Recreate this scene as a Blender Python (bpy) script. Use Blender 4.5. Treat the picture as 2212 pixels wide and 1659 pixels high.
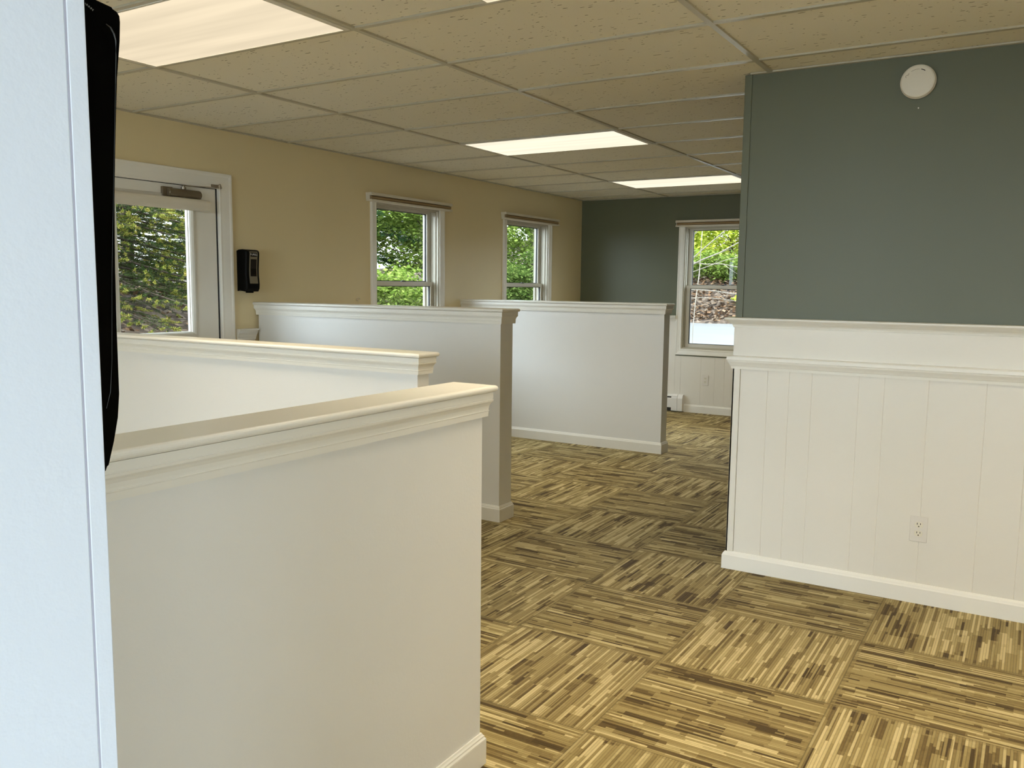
import bpy, bmesh, math, random
from mathutils import Vector, Matrix

for o in list(bpy.data.objects):
    bpy.data.objects.remove(o)
SC = bpy.context.scene
COL = SC.collection
random.seed(11)

# ------------------------------------------------------------------ camera
CX, CY, CZ = 4.6144, -2.6244, 1.3791
YAW, PIT, ROLL = -0.5496, -0.1150, 0.0112
FPX = 1850.58
cy_, sy_, cp_, sp_ = math.cos(YAW), math.sin(YAW), math.cos(PIT), math.sin(PIT)
fwd = Vector((sy_ * cp_, cy_ * cp_, sp_))
rgt0 = Vector((cy_, -sy_, 0))
up0 = rgt0.cross(fwd)
rgt = rgt0 * math.cos(ROLL) + up0 * math.sin(ROLL)
upv = up0 * math.cos(ROLL) - rgt0 * math.sin(ROLL)
cam_d = bpy.data.cameras.new('camera')
cam = bpy.data.objects.new('camera', cam_d)
COL.objects.link(cam)
cam_d.sensor_fit = 'HORIZONTAL'
cam_d.sensor_width = 36.0
cam_d.lens = FPX / 2212 * 36.0
cam_d.clip_start = 0.02
cam_d.clip_end = 300
M = Matrix(((rgt.x, upv.x, -fwd.x, CX), (rgt.y, upv.y, -fwd.y, CY), (rgt.z, upv.z, -fwd.z, CZ), (0, 0, 0, 1)))
cam.matrix_world = M
SC.camera = cam

# ------------------------------------------------------------------ sky, sun, exposure
SKY_STRENGTH = 8.6
SKY_COLOR = (0.755, 0.885, 1.0)
SUN_STRENGTH = 2.0
TROFFER_BASE, TROFFER_DOWN = 0.62, 12.0
TROFFER_COLOR = (1.0, 0.845, 0.60)

w = bpy.data.worlds.new('overcast_sky')
SC.world = w
w.use_nodes = True
wn = w.node_tree
wn.nodes.clear()
wo = wn.nodes.new('ShaderNodeOutputWorld')
wb = wn.nodes.new('ShaderNodeBackground')
wtc = wn.nodes.new('ShaderNodeTexCoord')
wsep = wn.nodes.new('ShaderNodeSeparateXYZ')
wr = wn.nodes.new('ShaderNodeValToRGB')
wn.links.new(wtc.outputs['Generated'], wsep.inputs[0])
wn.links.new(wsep.outputs['Z'], wr.inputs[0])
wr.color_ramp.elements[0].position = 0.0
wr.color_ramp.elements[0].color = (0.78, 0.90, 1.0, 1)
wr.color_ramp.elements[1].position = 0.6
wr.color_ramp.elements[1].color = (*SKY_COLOR, 1)
wn.links.new(wr.outputs[0], wb.inputs[0])
wb.inputs[1].default_value = SKY_STRENGTH
wn.links.new(wb.outputs[0], wo.inputs[0])

sun_d = bpy.data.lights.new('sun', 'SUN')
sun_d.energy = SUN_STRENGTH
sun_d.color = (1.0, 0.93, 0.80)
sun_d.angle = math.radians(8)
sun = bpy.data.objects.new('sun', sun_d)
COL.objects.link(sun)
sun.location = (3, -8, 12)
sdir = Vector((-0.12, 0.50, -0.92))
sun.rotation_euler = sdir.to_track_quat('-Z', 'Y').to_euler()

vs = SC.view_settings
vs.view_transform = 'Standard'
vs.look = 'None'
vs.gamma = 1.0
vs.exposure = 0.5
vs.use_curve_mapping = False
SC.render.engine = 'CYCLES'
cyc = SC.cycles
cyc.use_denoising = True
cyc.denoiser = 'OPENIMAGEDENOISE'
cyc.use_adaptive_sampling = True
cyc.adaptive_threshold = 0.02
cyc.max_bounces = 8
cyc.diffuse_bounces = 5
cyc.glossy_bounces = 3
cyc.transmission_bounces = 6
cyc.transparent_max_bounces = 10
cyc.caustics_reflective = False
cyc.caustics_refractive = False
cyc.sample_clamp_indirect = 6

# ------------------------------------------------------------------ room measures
H = 2.359
YB = 6.425          # back wall
XR = 6.4            # right wall (outside the picture)
YF = -4.9           # wall behind the camera
GX, GY, FT = 1.0517, 0.0, 0.3048
TS, TOX, TOY = 0.6058, 2.8964, 0.8665     # carpet tile grid


# ------------------------------------------------------------------ helpers
def prop(o, label=None, cat=None, group=None, kind=None):
    if label: o['label'] = label
    if cat: o['category'] = cat
    if group: o['group'] = group
    if kind: o['kind'] = kind
    return o


def link(name, bm, mat, parent=None, smooth=False, loc=None):
    bmesh.ops.recalc_face_normals(bm, faces=bm.faces[:])
    me = bpy.data.meshes.new(name)
    bm.to_mesh(me)
    bm.free()
    if isinstance(mat, (list, tuple)):
        for m in mat: me.materials.append(m)
    else:
        me.materials.append(mat)
    if smooth:
        me.polygons.foreach_set('use_smooth', [True] * len(me.polygons))
    o = bpy.data.objects.new(name, me)
    COL.objects.link(o)
    if parent is not None:
        o.parent = parent
        if loc is None:
            o.matrix_parent_inverse = Matrix.Translation(-Vector(parent.location)) if parent.type == 'EMPTY' else Matrix.Identity(4)
    if loc is not None:
        o.location = loc
    return o


def empty(name, loc=(0, 0, 0)):
    o = bpy.data.objects.new(name, None)
    COL.objects.link(o)
    o.location = loc
    o.empty_display_size = 0.1
    return o


def box(bm, x0, x1, y0, y1, z0, z1, bev=0.0, seg=2):
    vs_ = [bm.verts.new((x, y, z)) for x in (x0, x1) for y in (y0, y1) for z in (z0, z1)]
    idx = [(0, 1, 3, 2), (4, 6, 7, 5), (0, 4, 5, 1), (2, 3, 7, 6), (0, 2, 6, 4), (1, 5, 7, 3)]
    fs = [bm.faces.new([vs_[i] for i in f]) for f in idx]
    if bev:
        es = list({e for f in fs for e in f.edges})
        bmesh.ops.bevel(bm, geom=es, offset=bev, segments=seg, affect='EDGES', profile=0.5)
    return bm


def B():
    return bmesh.new()


def loft(bm, rect, prof, mp, closed=False):
    """rings of a rectangle grown by off at depth d; mp maps (a, b, d) to the room."""
    a0, a1, b0, b1 = rect
    rings = []
    for off, d in prof:
        rings.append([bm.verts.new(mp(a, b, d)) for a, b in ((a0 - off, b0 - off), (a1 + off, b0 - off), (a1 + off, b1 + off), (a0 - off, b1 + off))])
    n = len(rings)
    for i in range(n if closed else n - 1):
        r0, r1 = rings[i], rings[(i + 1) % n]
        for k in range(4):
            k2 = (k + 1) % 4
            bm.faces.new((r0[k], r0[k2], r1[k2], r1[k]))
    if not closed:
        bm.faces.new(rings[0])
        bm.faces.new(rings[-1][::-1])
    return bm


def sweep(bm, prof, mp, t0, t1):
    """closed profile [(p, q)] pushed from t0 to t1; mp(p, q, t)."""
    a = [bm.verts.new(mp(p, q, t0)) for p, q in prof]
    b = [bm.verts.new(mp(p, q, t1)) for p, q in prof]
    n = len(prof)
    for i in range(n):
        j = (i + 1) % n
        bm.faces.new((a[i], a[j], b[j], b[i]))
    bm.faces.new(a)
    bm.faces.new(b[::-1])
    return bm


def panel_holes(bm, a0, a1, b0, b1, d0, d1, holes, mp):
    """a wall slab between depths d0 and d1 with rectangular openings."""
    A = sorted({a0, a1, *[h[0] for h in holes], *[h[1] for h in holes]})
    Bc = sorted({b0, b1, *[h[2] for h in holes], *[h[3] for h in holes]})
    def solid(i, j):
        if i < 0 or j < 0 or i >= len(A) - 1 or j >= len(Bc) - 1: return False
        ca, cb = (A[i] + A[i + 1]) / 2, (Bc[j] + Bc[j + 1]) / 2
        return not any(h[0] < ca < h[1] and h[2] < cb < h[3] for h in holes)
    V = {}
    def v(i, j, k):
        if (i, j, k) not in V: V[(i, j, k)] = bm.verts.new(mp(A[i], Bc[j], (d0, d1)[k]))
        return V[(i, j, k)]
    for i in range(len(A) - 1):
        for j in range(len(Bc) - 1):
            if not solid(i, j): continue
            for k in (0, 1):
                bm.faces.new((v(i, j, k), v(i + 1, j, k), v(i + 1, j + 1, k), v(i, j + 1, k)))
            for (di, dj, p, q) in ((-1, 0, (i, j), (i, j + 1)), (1, 0, (i + 1, j), (i + 1, j + 1)), (0, -1, (i, j), (i + 1, j)), (0, 1, (i, j + 1), (i + 1, j + 1))):
                if not solid(i + di, j + dj):
                    bm.faces.new((v(*p, 0), v(*q, 0), v(*q, 1), v(*p, 1)))
    return bm


def tube(bm, pts, radii, n=6, cap=True):
    rings = []
    for i, p in enumerate(pts):
        p = Vector(p)
        d = (Vector(pts[min(i + 1, len(pts) - 1)]) - Vector(pts[max(i - 1, 0)])).normalized()
        s = d.cross(Vector((0, 0, 1)))
        if s.length < 0.05: s = d.cross(Vector((1, 0, 0)))
        s.normalize()
        t = s.cross(d)
        r = radii[i] if isinstance(radii, (list, tuple)) else radii
        rings.append([bm.verts.new(p + s * (r * math.cos(2 * math.pi * k / n)) + t * (r * math.sin(2 * math.pi * k / n))) for k in range(n)])
    for a, b in zip(rings, rings[1:]):
        for k in range(n):
            bm.faces.new((a[k], a[(k + 1) % n], b[(k + 1) % n], b[k]))
    if cap and n > 2:
        bm.faces.new(rings[0])
        bm.faces.new(rings[-1][::-1])
    return bm


def disc_lathe(bm, prof, centre, mp, n=48):
    """prof [(r, d)] turned round the axis; mp(a, b, d)."""
    rings = []
    for r, d in prof:
        rings.append([bm.verts.new(mp(centre[0] + r * math.cos(2 * math.pi * k / n), centre[1] + r * math.sin(2 * math.pi * k / n), d)) for k in range(n)])
    for a, b in zip(rings, rings[1:]):
        for k in range(n):
            bm.faces.new((a[k], a[(k + 1) % n], b[(k + 1) % n], b[k]))
    bm.faces.new(rings[0])
    bm.faces.new(rings[-1][::-1])
    return bm


MX = lambda y, z, d: (d, y, z)                 # faces +X (left wall); depth into the room
MYB = lambda x, z, d: (x, YB - d, z)           # back wall, depth into the room
MZ = lambda x, y, d: (x, y, d)


# ------------------------------------------------------------------ materials
class G:
    def __init__(self, name):
        self.m = bpy.data.materials.new(name)
        self.m.use_nodes = True
        self.t = self.m.node_tree
        self.t.nodes.clear()
        self.out = self.n('ShaderNodeOutputMaterial')

    def n(self, t): return self.t.nodes.new(t)

    def put(self, sock, v):
        if isinstance(v, bpy.types.NodeSocket): self.t.links.new(v, sock)
        elif v is not None: sock.default_value = v

    def math(self, op, a, b=None, c=None):
        n = self.n('ShaderNodeMath'); n.operation = op
        self.put(n.inputs[0], a); self.put(n.inputs[1], b)
        if c is not None: self.put(n.inputs[2], c)
        return n.outputs[0]

    def xyz(self, v):
        n = self.n('ShaderNodeSeparateXYZ'); self.put(n.inputs[0], v); return n.outputs

    def comb(self, x, y, z):
        n = self.n('ShaderNodeCombineXYZ')
        for i, s in enumerate((x, y, z)): self.put(n.inputs[i], s)
        return n.outputs[0]

    def white(self, v):
        n = self.n('ShaderNodeTexWhiteNoise'); n.noise_dimensions = '3D'; self.put(n.inputs[0], v); return n.outputs[0]

    def noise(self, v, scale, detail=2, rough=0.5):
        n = self.n('ShaderNodeTexNoise'); self.put(n.inputs['Vector'], v)
        n.inputs['Scale'].default_value = scale; n.inputs['Detail'].default_value = detail
        n.inputs['Roughness'].default_value = rough
        return n.outputs[0]

    def mapping(self, v, scale=(1, 1, 1), rot=(0, 0, 0)):
        n = self.n('ShaderNodeMapping'); self.put(n.inputs[0], v)
        n.inputs['Scale'].default_value = scale; n.inputs['Rotation'].default_value = rot
        return n.outputs[0]

    def obj(self): return self.n('ShaderNodeTexCoord').outputs['Object']
    def pos(self): return self.n('ShaderNodeNewGeometry').outputs['Position']

    def ramp(self, f, stops, interp='LINEAR'):
        n = self.n('ShaderNodeValToRGB'); self.put(n.inputs[0], f)
        cr = n.color_ramp; cr.interpolation = interp
        while len(cr.elements) < len(stops): cr.elements.new(0.5)
        for e, (p, c) in zip(cr.elements, stops):
            e.position = p; e.color = (*c, 1) if len(c) == 3 else c
        return n.outputs[0]

    def mix(self, f, a, b):
        n = self.n('ShaderNodeMix'); n.data_type = 'RGBA'
        self.put(n.inputs[0], f)
        self.put(n.inputs[6], a if not isinstance(a, tuple) else (*a[:3], 1))
        self.put(n.inputs[7], b if not isinstance(b, tuple) else (*b[:3], 1))
        return n.outputs[2]

    def mul(self, col, f):
        n = self.n('ShaderNodeVectorMath'); n.operation = 'SCALE'
        self.put(n.inputs[0], col); self.put(n.inputs['Scale'], f)
        return n.outputs[0]

    def bump(self, h, strength, dist):
        n = self.n('ShaderNodeBump'); self.put(n.inputs['Height'], h)
        n.inputs['Strength'].default_value = strength; n.inputs['Distance'].default_value = dist
        return n.outputs[0]

    def bsdf(self, col, rough=0.5, spec=0.5, metal=0.0, normal=None, **kw):
        n = self.n('ShaderNodeBsdfPrincipled')
        self.put(n.inputs['Base Color'], (*col, 1) if isinstance(col, tuple) else col)
        self.put(n.inputs['Roughness'], rough)
        n.inputs['Specular IOR Level'].default_value = spec
        n.inputs['Metallic'].default_value = metal
        if normal is not None: self.put(n.inputs['Normal'], normal)
        for k, v in kw.items(): self.put(n.inputs[k], v)
        return n.outputs[0]

    def done(self, s):
        self.t.links.new(s, self.out.inputs[0]); return self.m


def paint(name, col, rough=0.4, spec=0.4, bump=0.25, var=0.03, scale=60.0):
    g = G(name)
    p = g.pos()
    big = g.noise(p, 1.7, 3)
    f = g.math('ADD', 1.0 - var, g.math('MULTIPLY', big, 2 * var))
    n = g.noise(p, scale, 3, 0.6)
    c = g.n('ShaderNodeRGB'); c.outputs[0].default_value = (*col, 1)
    return g.done(g.bsdf(g.mul(c.outputs[0], f), rough, spec, normal=g.bump(n, bump, 0.0012)))


def plain(name, col, rough=0.5, spec=0.5, metal=0.0, **kw):
    g = G(name)
    n = g.noise(g.pos(), 90, 2)
    r = g.math('ADD', rough - 0.03, g.math('MULTIPLY', n, 0.06))
    return g.done(g.bsdf(col, r, spec, metal, **kw))


NRIB = 66.0


def carpet():
    g = G('carpet')
    o = g.xyz(g.pos())
    tx = g.math('DIVIDE', g.math('SUBTRACT', o[0], TOX), TS)
    ty = g.math('DIVIDE', g.math('SUBTRACT', o[1], TOY), TS)
    ix, iy = g.math('FLOOR', tx), g.math('FLOOR', ty)
    fx, fy = g.math('FRACT', tx), g.math('FRACT', ty)
    par = g.math('MULTIPLY', g.math('FRACT', g.math('MULTIPLY', g.math('ADD', ix, iy), 0.5)), 2.0)
    def lerp(a, b):
        return g.math('ADD', a, g.math('MULTIPLY', g.math('SUBTRACT', b, a), par))
    u, v = lerp(fx, fy), lerp(fy, fx)
    th = g.white(g.comb(ix, iy, 3.3))
    ths = g.math('MULTIPLY', th, 37.0)
    rib = g.math('FLOOR', g.math('MULTIPLY', u, NRIB))
    r1 = g.white(g.comb(rib, ths, 1.7))
    seg = g.math('FLOOR', g.math('ADD', g.math('MULTIPLY', v, g.math('ADD', 1.2, g.math('MULTIPLY', r1, 2.4))), g.math('MULTIPLY', r1, 7.3)))
    c1 = g.white(g.comb(rib, seg, ths))
    blk = g.math('FLOOR', g.math('MULTIPLY', u, 15.0))
    r2 = g.white(g.comb(blk, ths, 8.1))
    seg2 = g.math('FLOOR', g.math('ADD', g.math('MULTIPLY', v, 3.1), g.math('MULTIPLY', r2, 5.7)))
    c2 = g.white(g.comb(blk, seg2, g.math('ADD', ths, 9.0)))
    # long single pale lines and short dark patches several ribs wide
    blk3 = g.math('FLOOR', g.math('ADD', g.math('MULTIPLY', u, 22.0), g.math('MULTIPLY', r1, 0.7)))
    r3 = g.white(g.comb(blk3, ths, 5.3))
    seg3 = g.math('FLOOR', g.math('ADD', g.math('MULTIPLY', v, 4.3), g.math('MULTIPLY', r3, 9.1)))
    c3 = g.white(g.comb(blk3, seg3, g.math('ADD', ths, 21.0)))
    dark = g.math('MULTIPLY', g.math('GREATER_THAN', c3, 0.80), 0.26)
    val = g.math('ADD', g.math('MULTIPLY', c1, 0.60), g.math('MULTIPLY', c2, 0.26))
    val = g.math('ADD', 0.14, g.math('SUBTRACT', val, dark))
    soft = g.noise(g.comb(g.math('MULTIPLY', u, 50), g.math('MULTIPLY', v, 40), ths), 1.0, 2)
    val = g.math('ADD', val, g.math('MULTIPLY', g.math('SUBTRACT', soft, 0.5), 0.10))
    # nap laid the other way on the turned tiles
    val = g.math('SUBTRACT', g.math('ADD', val, 0.035), g.math('MULTIPLY', par, 0.06))
    col = g.ramp(val, [(0.0, CARPET[0]), (0.16, CARPET[0]), (0.30, CARPET[1]), (0.44, CARPET[2]), (0.68, CARPET[3]), (0.84, CARPET[4]), (1.0, CARPET[4])])
    # dark gap between ribs, seam between tiles
    ru = g.math('FRACT', g.math('MULTIPLY', u, NRIB))
    gap = g.math('MULTIPLY', g.math('ABSOLUTE', g.math('SUBTRACT', ru, 0.5)), 2.0)
    gapm = g.math('SUBTRACT', 1.0, g.math('MULTIPLY', g.math('POWER', gap, 4.0), 0.42))
    edge = g.math('MINIMUM', g.math('MINIMUM', fx, g.math('SUBTRACT', 1.0, fx)), g.math('MINIMUM', fy, g.math('SUBTRACT', 1.0, fy)))
    seam = g.math('ADD', 0.62, g.math('MULTIPLY', g.math('MINIMUM', g.math('DIVIDE', edge, 0.006), 1.0), 0.38))
    border = g.math('LESS_THAN', edge, 0.022)
    col = g.mix(g.math('MULTIPLY', border, 0.55), col, CARPET[2])
    tv = g.math('ADD', 0.94, g.math('MULTIPLY', th, 0.12))
    fuzz = g.noise(g.pos(), 420, 2, 0.7)
    f = g.math('MULTIPLY', g.math('MULTIPLY', g.math('MULTIPLY', gapm, seam), tv), g.math('ADD', 0.72, g.math('MULTIPLY', fuzz, 0.56)))
    h = g.math('ADD', g.math('MULTIPLY', gap, -0.6), g.math('MULTIPLY', fuzz, 0.8))
    return g.done(g.bsdf(g.mul(col, f), 0.93, 0.25, normal=g.bump(h, 0.6, 0.003), **{'Sheen Weight': 0.08, 'Sheen Roughness': 0.5}))


CARPET = [(0.070, 0.042, 0.009), (0.155, 0.103, 0.030), (0.285, 0.212, 0.078), (0.375, 0.292, 0.122), (0.60, 0.49, 0.25)]


def acoustic():
    g = G('ceiling_tile')
    p = g.pos()
    wob = g.noise(p, 9, 2)
    q = g.n('ShaderNodeVectorMath'); q.operation = 'ADD'
    g.put(q.inputs[0], g.mapping(p, (30, 66, 1), (0, 0, 0.6)))
    g.put(q.inputs[1], g.comb(g.math('MULTIPLY', wob, 5.0), g.math('MULTIPLY', wob, 3.0), 0.0))
    v = g.n('ShaderNodeTexVoronoi'); g.put(v.inputs['Vector'], q.outputs[0]); v.inputs['Scale'].default_value = 1.0
    sep = g.xyz(v.outputs['Color'])
    size = g.math('MULTIPLY', sep[0], 0.27)
    hole = g.math('LESS_THAN', v.outputs['Distance'], size)
    gate = g.math('GREATER_THAN', sep[1], 0.25)
    hole = g.math('MULTIPLY', hole, gate)
    o = g.xyz(p)
    # every panel its own shade
    cx = g.math('FLOOR', g.math('DIVIDE', g.math('SUBTRACT', o[0], GX), 4 * FT))
    cy = g.math('FLOOR', g.math('DIVIDE', o[1], 2 * FT))
    th = g.white(g.comb(cx, cy, 2.0))
    sp = g.noise(p, 260, 2, 0.7)
    base = g.mix(g.math('MULTIPLY', sp, 0.35), (0.87, 0.835, 0.73), (0.77, 0.735, 0.625))
    base = g.mul(base, g.math('ADD', 0.96, g.math('MULTIPLY', th, 0.07)))
    col = g.mix(g.math('MULTIPLY', hole, 0.72), base, (0.20, 0.17, 0.11))
    h = g.math('SUBTRACT', g.math('MULTIPLY', sp, 0.3), hole)
    return g.done(g.bsdf(col, 0.95, 0.1, normal=g.bump(h, 0.5, 0.002)))


def glass_mat():
    g = G('window_glass')
    tr = g.n('ShaderNodeBsdfTransparent'); tr.inputs[0].default_value = (0.96, 0.98, 0.97, 1)
    gl = g.n('ShaderNodeBsdfGlossy'); gl.inputs['Roughness'].default_value = 0.0
    fr = g.n('ShaderNodeFresnel'); fr.inputs[0].default_value = 1.45
    mx = g.n('ShaderNodeMixShader')
    g.put(mx.inputs[0], fr.outputs[0]); g.put(mx.inputs[1], tr.outputs[0]); g.put(mx.inputs[2], gl.outputs[0])
    return g.done(mx.outputs[0])


def troffer_mat(name='prismatic_diffuser', base=None, color=None):
    """prismatic lens: bright straight down, cut off towards grazing angles."""
    g = G(name)
    base = base or TROFFER_BASE
    color = color or TROFFER_COLOR
    geo = g.n('ShaderNodeNewGeometry')
    dt = g.n('ShaderNodeVectorMath'); dt.operation = 'DOT_PRODUCT'
    g.put(dt.inputs[0], geo.outputs['Incoming']); g.put(dt.inputs[1], geo.outputs['True Normal'])
    c = g.math('ABSOLUTE', dt.outputs['Value'])
    c3 = g.math('POWER', c, 4.5)
    p = geo.outputs['Position']
    n = g.noise(g.mapping(p, (0.8, 13.0, 1)), 1.0, 2)
    lin = g.math('ADD', 0.76, g.math('MULTIPLY', n, 0.5))
    rib = g.math('ADD', 0.97, g.math('MULTIPLY', g.math('SINE', g.math('MULTIPLY', g.xyz(p)[0], 900.0)), 0.03))
    s = g.math('MULTIPLY', g.math('MULTIPLY', g.math('ADD', base, g.math('MULTIPLY', c3, TROFFER_DOWN)), lin), rib)
    e = g.n('ShaderNodeEmission'); e.inputs[0].default_value = (*color, 1)
    g.put(e.inputs[1], s)
    return g.done(e.outputs[0])


def leaf_mat(name, c1, c2, c3, scale=6.0, trans=0.4, k=0.5):
    c1, c2, c3 = [tuple(k * v for v in c) for c in (c1, c2, c3)]
    g = G(name)
    geo = g.n('ShaderNodeNewGeometry')
    r = geo.outputs['Random Per Island']
    n = g.noise(geo.outputs['Position'], scale, 2)
    f = g.math('ADD', g.math('MULTIPLY', r, 0.6), g.math('MULTIPLY', n, 0.5))
    col = g.ramp(f, [(0.2, c1), (0.52, c2), (0.85, c3)])
    d = g.n('ShaderNodeBsdfDiffuse'); g.put(d.inputs[0], col)
    t = g.n('ShaderNodeBsdfTranslucent'); g.put(t.inputs[0], col)
    mx = g.n('ShaderNodeMixShader'); mx.inputs[0].default_value = trans
    g.put(mx.inputs[1], d.outputs[0]); g.put(mx.inputs[2], t.outputs[0])
    return g.done(mx.outputs[0])


def litter_mat():
    g = G('leaf_litter_ground')
    p = g.pos()
    v = g.n('ShaderNodeTexVoronoi'); g.put(v.inputs['Vector'], p); v.inputs['Scale'].default_value = 11
    r = g.xyz(v.outputs['Color'])[0]
    n = g.noise(p, 1.4, 3)
    f = g.math('ADD', g.math('MULTIPLY', r, 0.7), g.math('MULTIPLY', n, 0.3))
    col = g.ramp(f, [(0.1, (0.015, 0.010, 0.007)), (0.4, (0.045, 0.03, 0.02)), (0.65, (0.085, 0.06, 0.042)), (0.9, (0.15, 0.115, 0.085))])
    return g.done(g.bsdf(col, 0.9, 0.2, normal=g.bump(v.outputs['Distance'], 0.8, 0.03)))


def bark_mat(name, a, b):
    g = G(name)
    n = g.noise(g.mapping(g.pos(), (30, 30, 6)), 1.0, 4)
    return g.done(g.bsdf(g.ramp(n, [(0.3, a), (0.7, b)]), 0.85, 0.2, normal=g.bump(n, 0.5, 0.01)))


def asphalt_mat():
    g = G('asphalt')
    n = g.noise(g.pos(), 60, 3, 0.7)
    m = g.noise(g.mapping(g.pos(), (0.4, 2.4, 1)), 1.2, 3)
    return g.done(g.bsdf(g.ramp(g.math('ADD', g.math('MULTIPLY', n, 0.5), g.math('MULTIPLY', m, 0.5)), [(0.3, (0.075, 0.074, 0.070)), (0.7, (0.108, 0.106, 0.100))]), 0.85, 0.3))


def siding_mat():
    g = G('clapboard_siding')
    z = g.xyz(g.pos())[2]
    f = g.math('FRACT', g.math('MULTIPLY', z, 8.0))
    return g.done(g.bsdf((0.72, 0.68, 0.64), 0.6, 0.3, normal=g.bump(f, 0.8, 0.02)))


M_ = {}
M_['carpet'] = carpet()
M_['tile'] = acoustic()
M_['grid'] = paint('grid_enamel', (0.52, 0.49, 0.385), 0.28, 0.5, 0.05)
M_['cream'] = paint('cream_wall_paint', (0.76, 0.645, 0.395), 0.48, 0.35, 0.35)
M_['green'] = paint('slate_green_paint', (0.129, 0.139, 0.088), 0.42, 0.4, 0.35)
M_['white'] = paint('white_wall_paint', (0.80, 0.765, 0.69), 0.36, 0.45, 0.25)
M_['trim'] = paint('white_trim_enamel', (0.86, 0.84, 0.775), 0.30, 0.5, 0.08)
M_['pony'] = paint('eggshell_half_wall_paint', (0.83, 0.825, 0.80), 0.33, 0.5, 0.3, scale=120)
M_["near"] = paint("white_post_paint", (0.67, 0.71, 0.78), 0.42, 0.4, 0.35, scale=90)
M_['glass'] = glass_mat()
M_['caulk'] = plain('grey_caulk', (0.42, 0.42, 0.50), 0.7, 0.2)
M_['almond'] = paint('almond_jamb_vinyl', (0.50, 0.465, 0.37), 0.4, 0.4, 0.03)
M_['troffer'] = troffer_mat()
M_['troffer_new'] = troffer_mat('bright_prismatic_diffuser', 0.79, (1.0, 0.90, 0.70))
M_['fixture'] = paint('white_fixture_enamel', (0.78, 0.76, 0.70), 0.35, 0.5, 0.03)
M_['vinyl'] = paint('white_vinyl', (0.68, 0.655, 0.575), 0.3, 0.5, 0.03)
M_['gasket'] = plain('dark_gasket', (0.012, 0.012, 0.012), 0.5)
M_['cassette'] = paint('cream_cassette', (0.74, 0.69, 0.58), 0.35, 0.5, 0.03)
M_['shade'] = plain('tan_shade_fabric', (0.36, 0.25, 0.13), 0.8, 0.2)
M_['closer'] = plain('bronze_aluminium', (0.24, 0.20, 0.145), 0.38, 0.5, 0.75)
M_['steel'] = plain('dull_steel', (0.32, 0.28, 0.22), 0.35, 0.5, 0.9)
M_['black'] = plain('black_plastic', (0.002, 0.002, 0.002), 0.40, 0.10)
M_['gloss_black'] = plain('glossy_black_plastic', (0.0008, 0.0008, 0.0008), 0.25, 0.05)
M_['greyfront'] = plain('warm_grey_plastic', (0.20, 0.17, 0.115), 0.45, 0.3)
M_['smoke'] = plain('smoked_plastic', (0.014, 0.012, 0.010), 0.15, 0.5)
M_['clear'] = plain('grey_translucent_plastic', (0.20, 0.19, 0.17), 0.35, 0.5)
M_['seam_highlight'] = plain('highlight_grey_plastic', (0.035, 0.032, 0.026), 0.4, 0.4)
M_['logo'] = plain('white_print', (0.75, 0.75, 0.74), 0.5)
M_['plastic'] = plain('ivory_plastic', (0.76, 0.72, 0.66), 0.35, 0.5)
M_['ivory'] = plain('cream_socket_plastic', (0.78, 0.74, 0.62), 0.35, 0.5)
M_['slot'] = plain('dark_slot', (0.03, 0.024, 0.016), 0.6)
M_['detector'] = plain('off_white_detector_plastic', (0.76, 0.71, 0.60), 0.42, 0.4)
M_['heater'] = paint('white_heater_enamel', (0.82, 0.80, 0.76), 0.35, 0.5, 0.03)
M_['fin'] = plain('dark_heater_inside', (0.02, 0.017, 0.014), 0.7)
M_['litter'] = litter_mat()
M_['asphalt'] = asphalt_mat()
M_['bounce_pale'] = paint('bounce_concrete', (0.30, 0.31, 0.32), 0.9, 0.2)
M_['siding'] = siding_mat()
M_['roof'] = plain('brown_shingles', (0.11, 0.085, 0.07), 0.9)
M_['ext'] = plain('exterior_wall', (0.42, 0.40, 0.36), 0.9)
M_['bark'] = bark_mat('grey_brown_bark', (0.022, 0.016, 0.011), (0.075, 0.056, 0.040))
M_['pale_bark'] = bark_mat('pale_bark', (0.13, 0.11, 0.085), (0.26, 0.23, 0.185))
M_['needle'] = leaf_mat('spruce_needles', (0.020, 0.042, 0.012), (0.060, 0.105, 0.028), (0.125, 0.18, 0.045), 7, 0.25)
M_['shoot'] = leaf_mat('new_spruce_shoots', (0.17, 0.22, 0.035), (0.34, 0.38, 0.075), (0.60, 0.46, 0.13), 4, 0.35, 0.62)
M_['pine'] = leaf_mat('pine_needles', (0.018, 0.045, 0.016), (0.045, 0.10, 0.035), (0.09, 0.16, 0.06), 5, 0.25)
M_['leaf'] = leaf_mat('green_leaves', (0.075, 0.135, 0.020), (0.20, 0.29, 0.050), (0.40, 0.50, 0.12), 4, 0.4, 0.62)
M_['leaf_dark'] = leaf_mat('dark_green_leaves', (0.045, 0.085, 0.018), (0.12, 0.19, 0.042), (0.25, 0.33, 0.085), 4, 0.4, 0.6)
M_['lime'] = leaf_mat('lime_green_leaves', (0.15, 0.22, 0.015), (0.46, 0.54, 0.05), (0.85, 0.86, 0.20), 3, 0.5, 0.85)
M_['fallen'] = leaf_mat('fallen_leaves', (0.12, 0.065, 0.035), (0.36, 0.21, 0.12), (0.62, 0.45, 0.30), 9, 0.1, 0.34)

# ------------------------------------------------------------------ setting: floor, ceiling, walls
bm = B(); box(bm, -0.17, XR + 0.17, YF - 0.17, YB + 0.17, -0.15, 0.0)
floor = prop(link('floor', bm, M_['carpet']), 'floor of striped brown and tan carpet tiles laid in turned squares', kind='structure')

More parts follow.
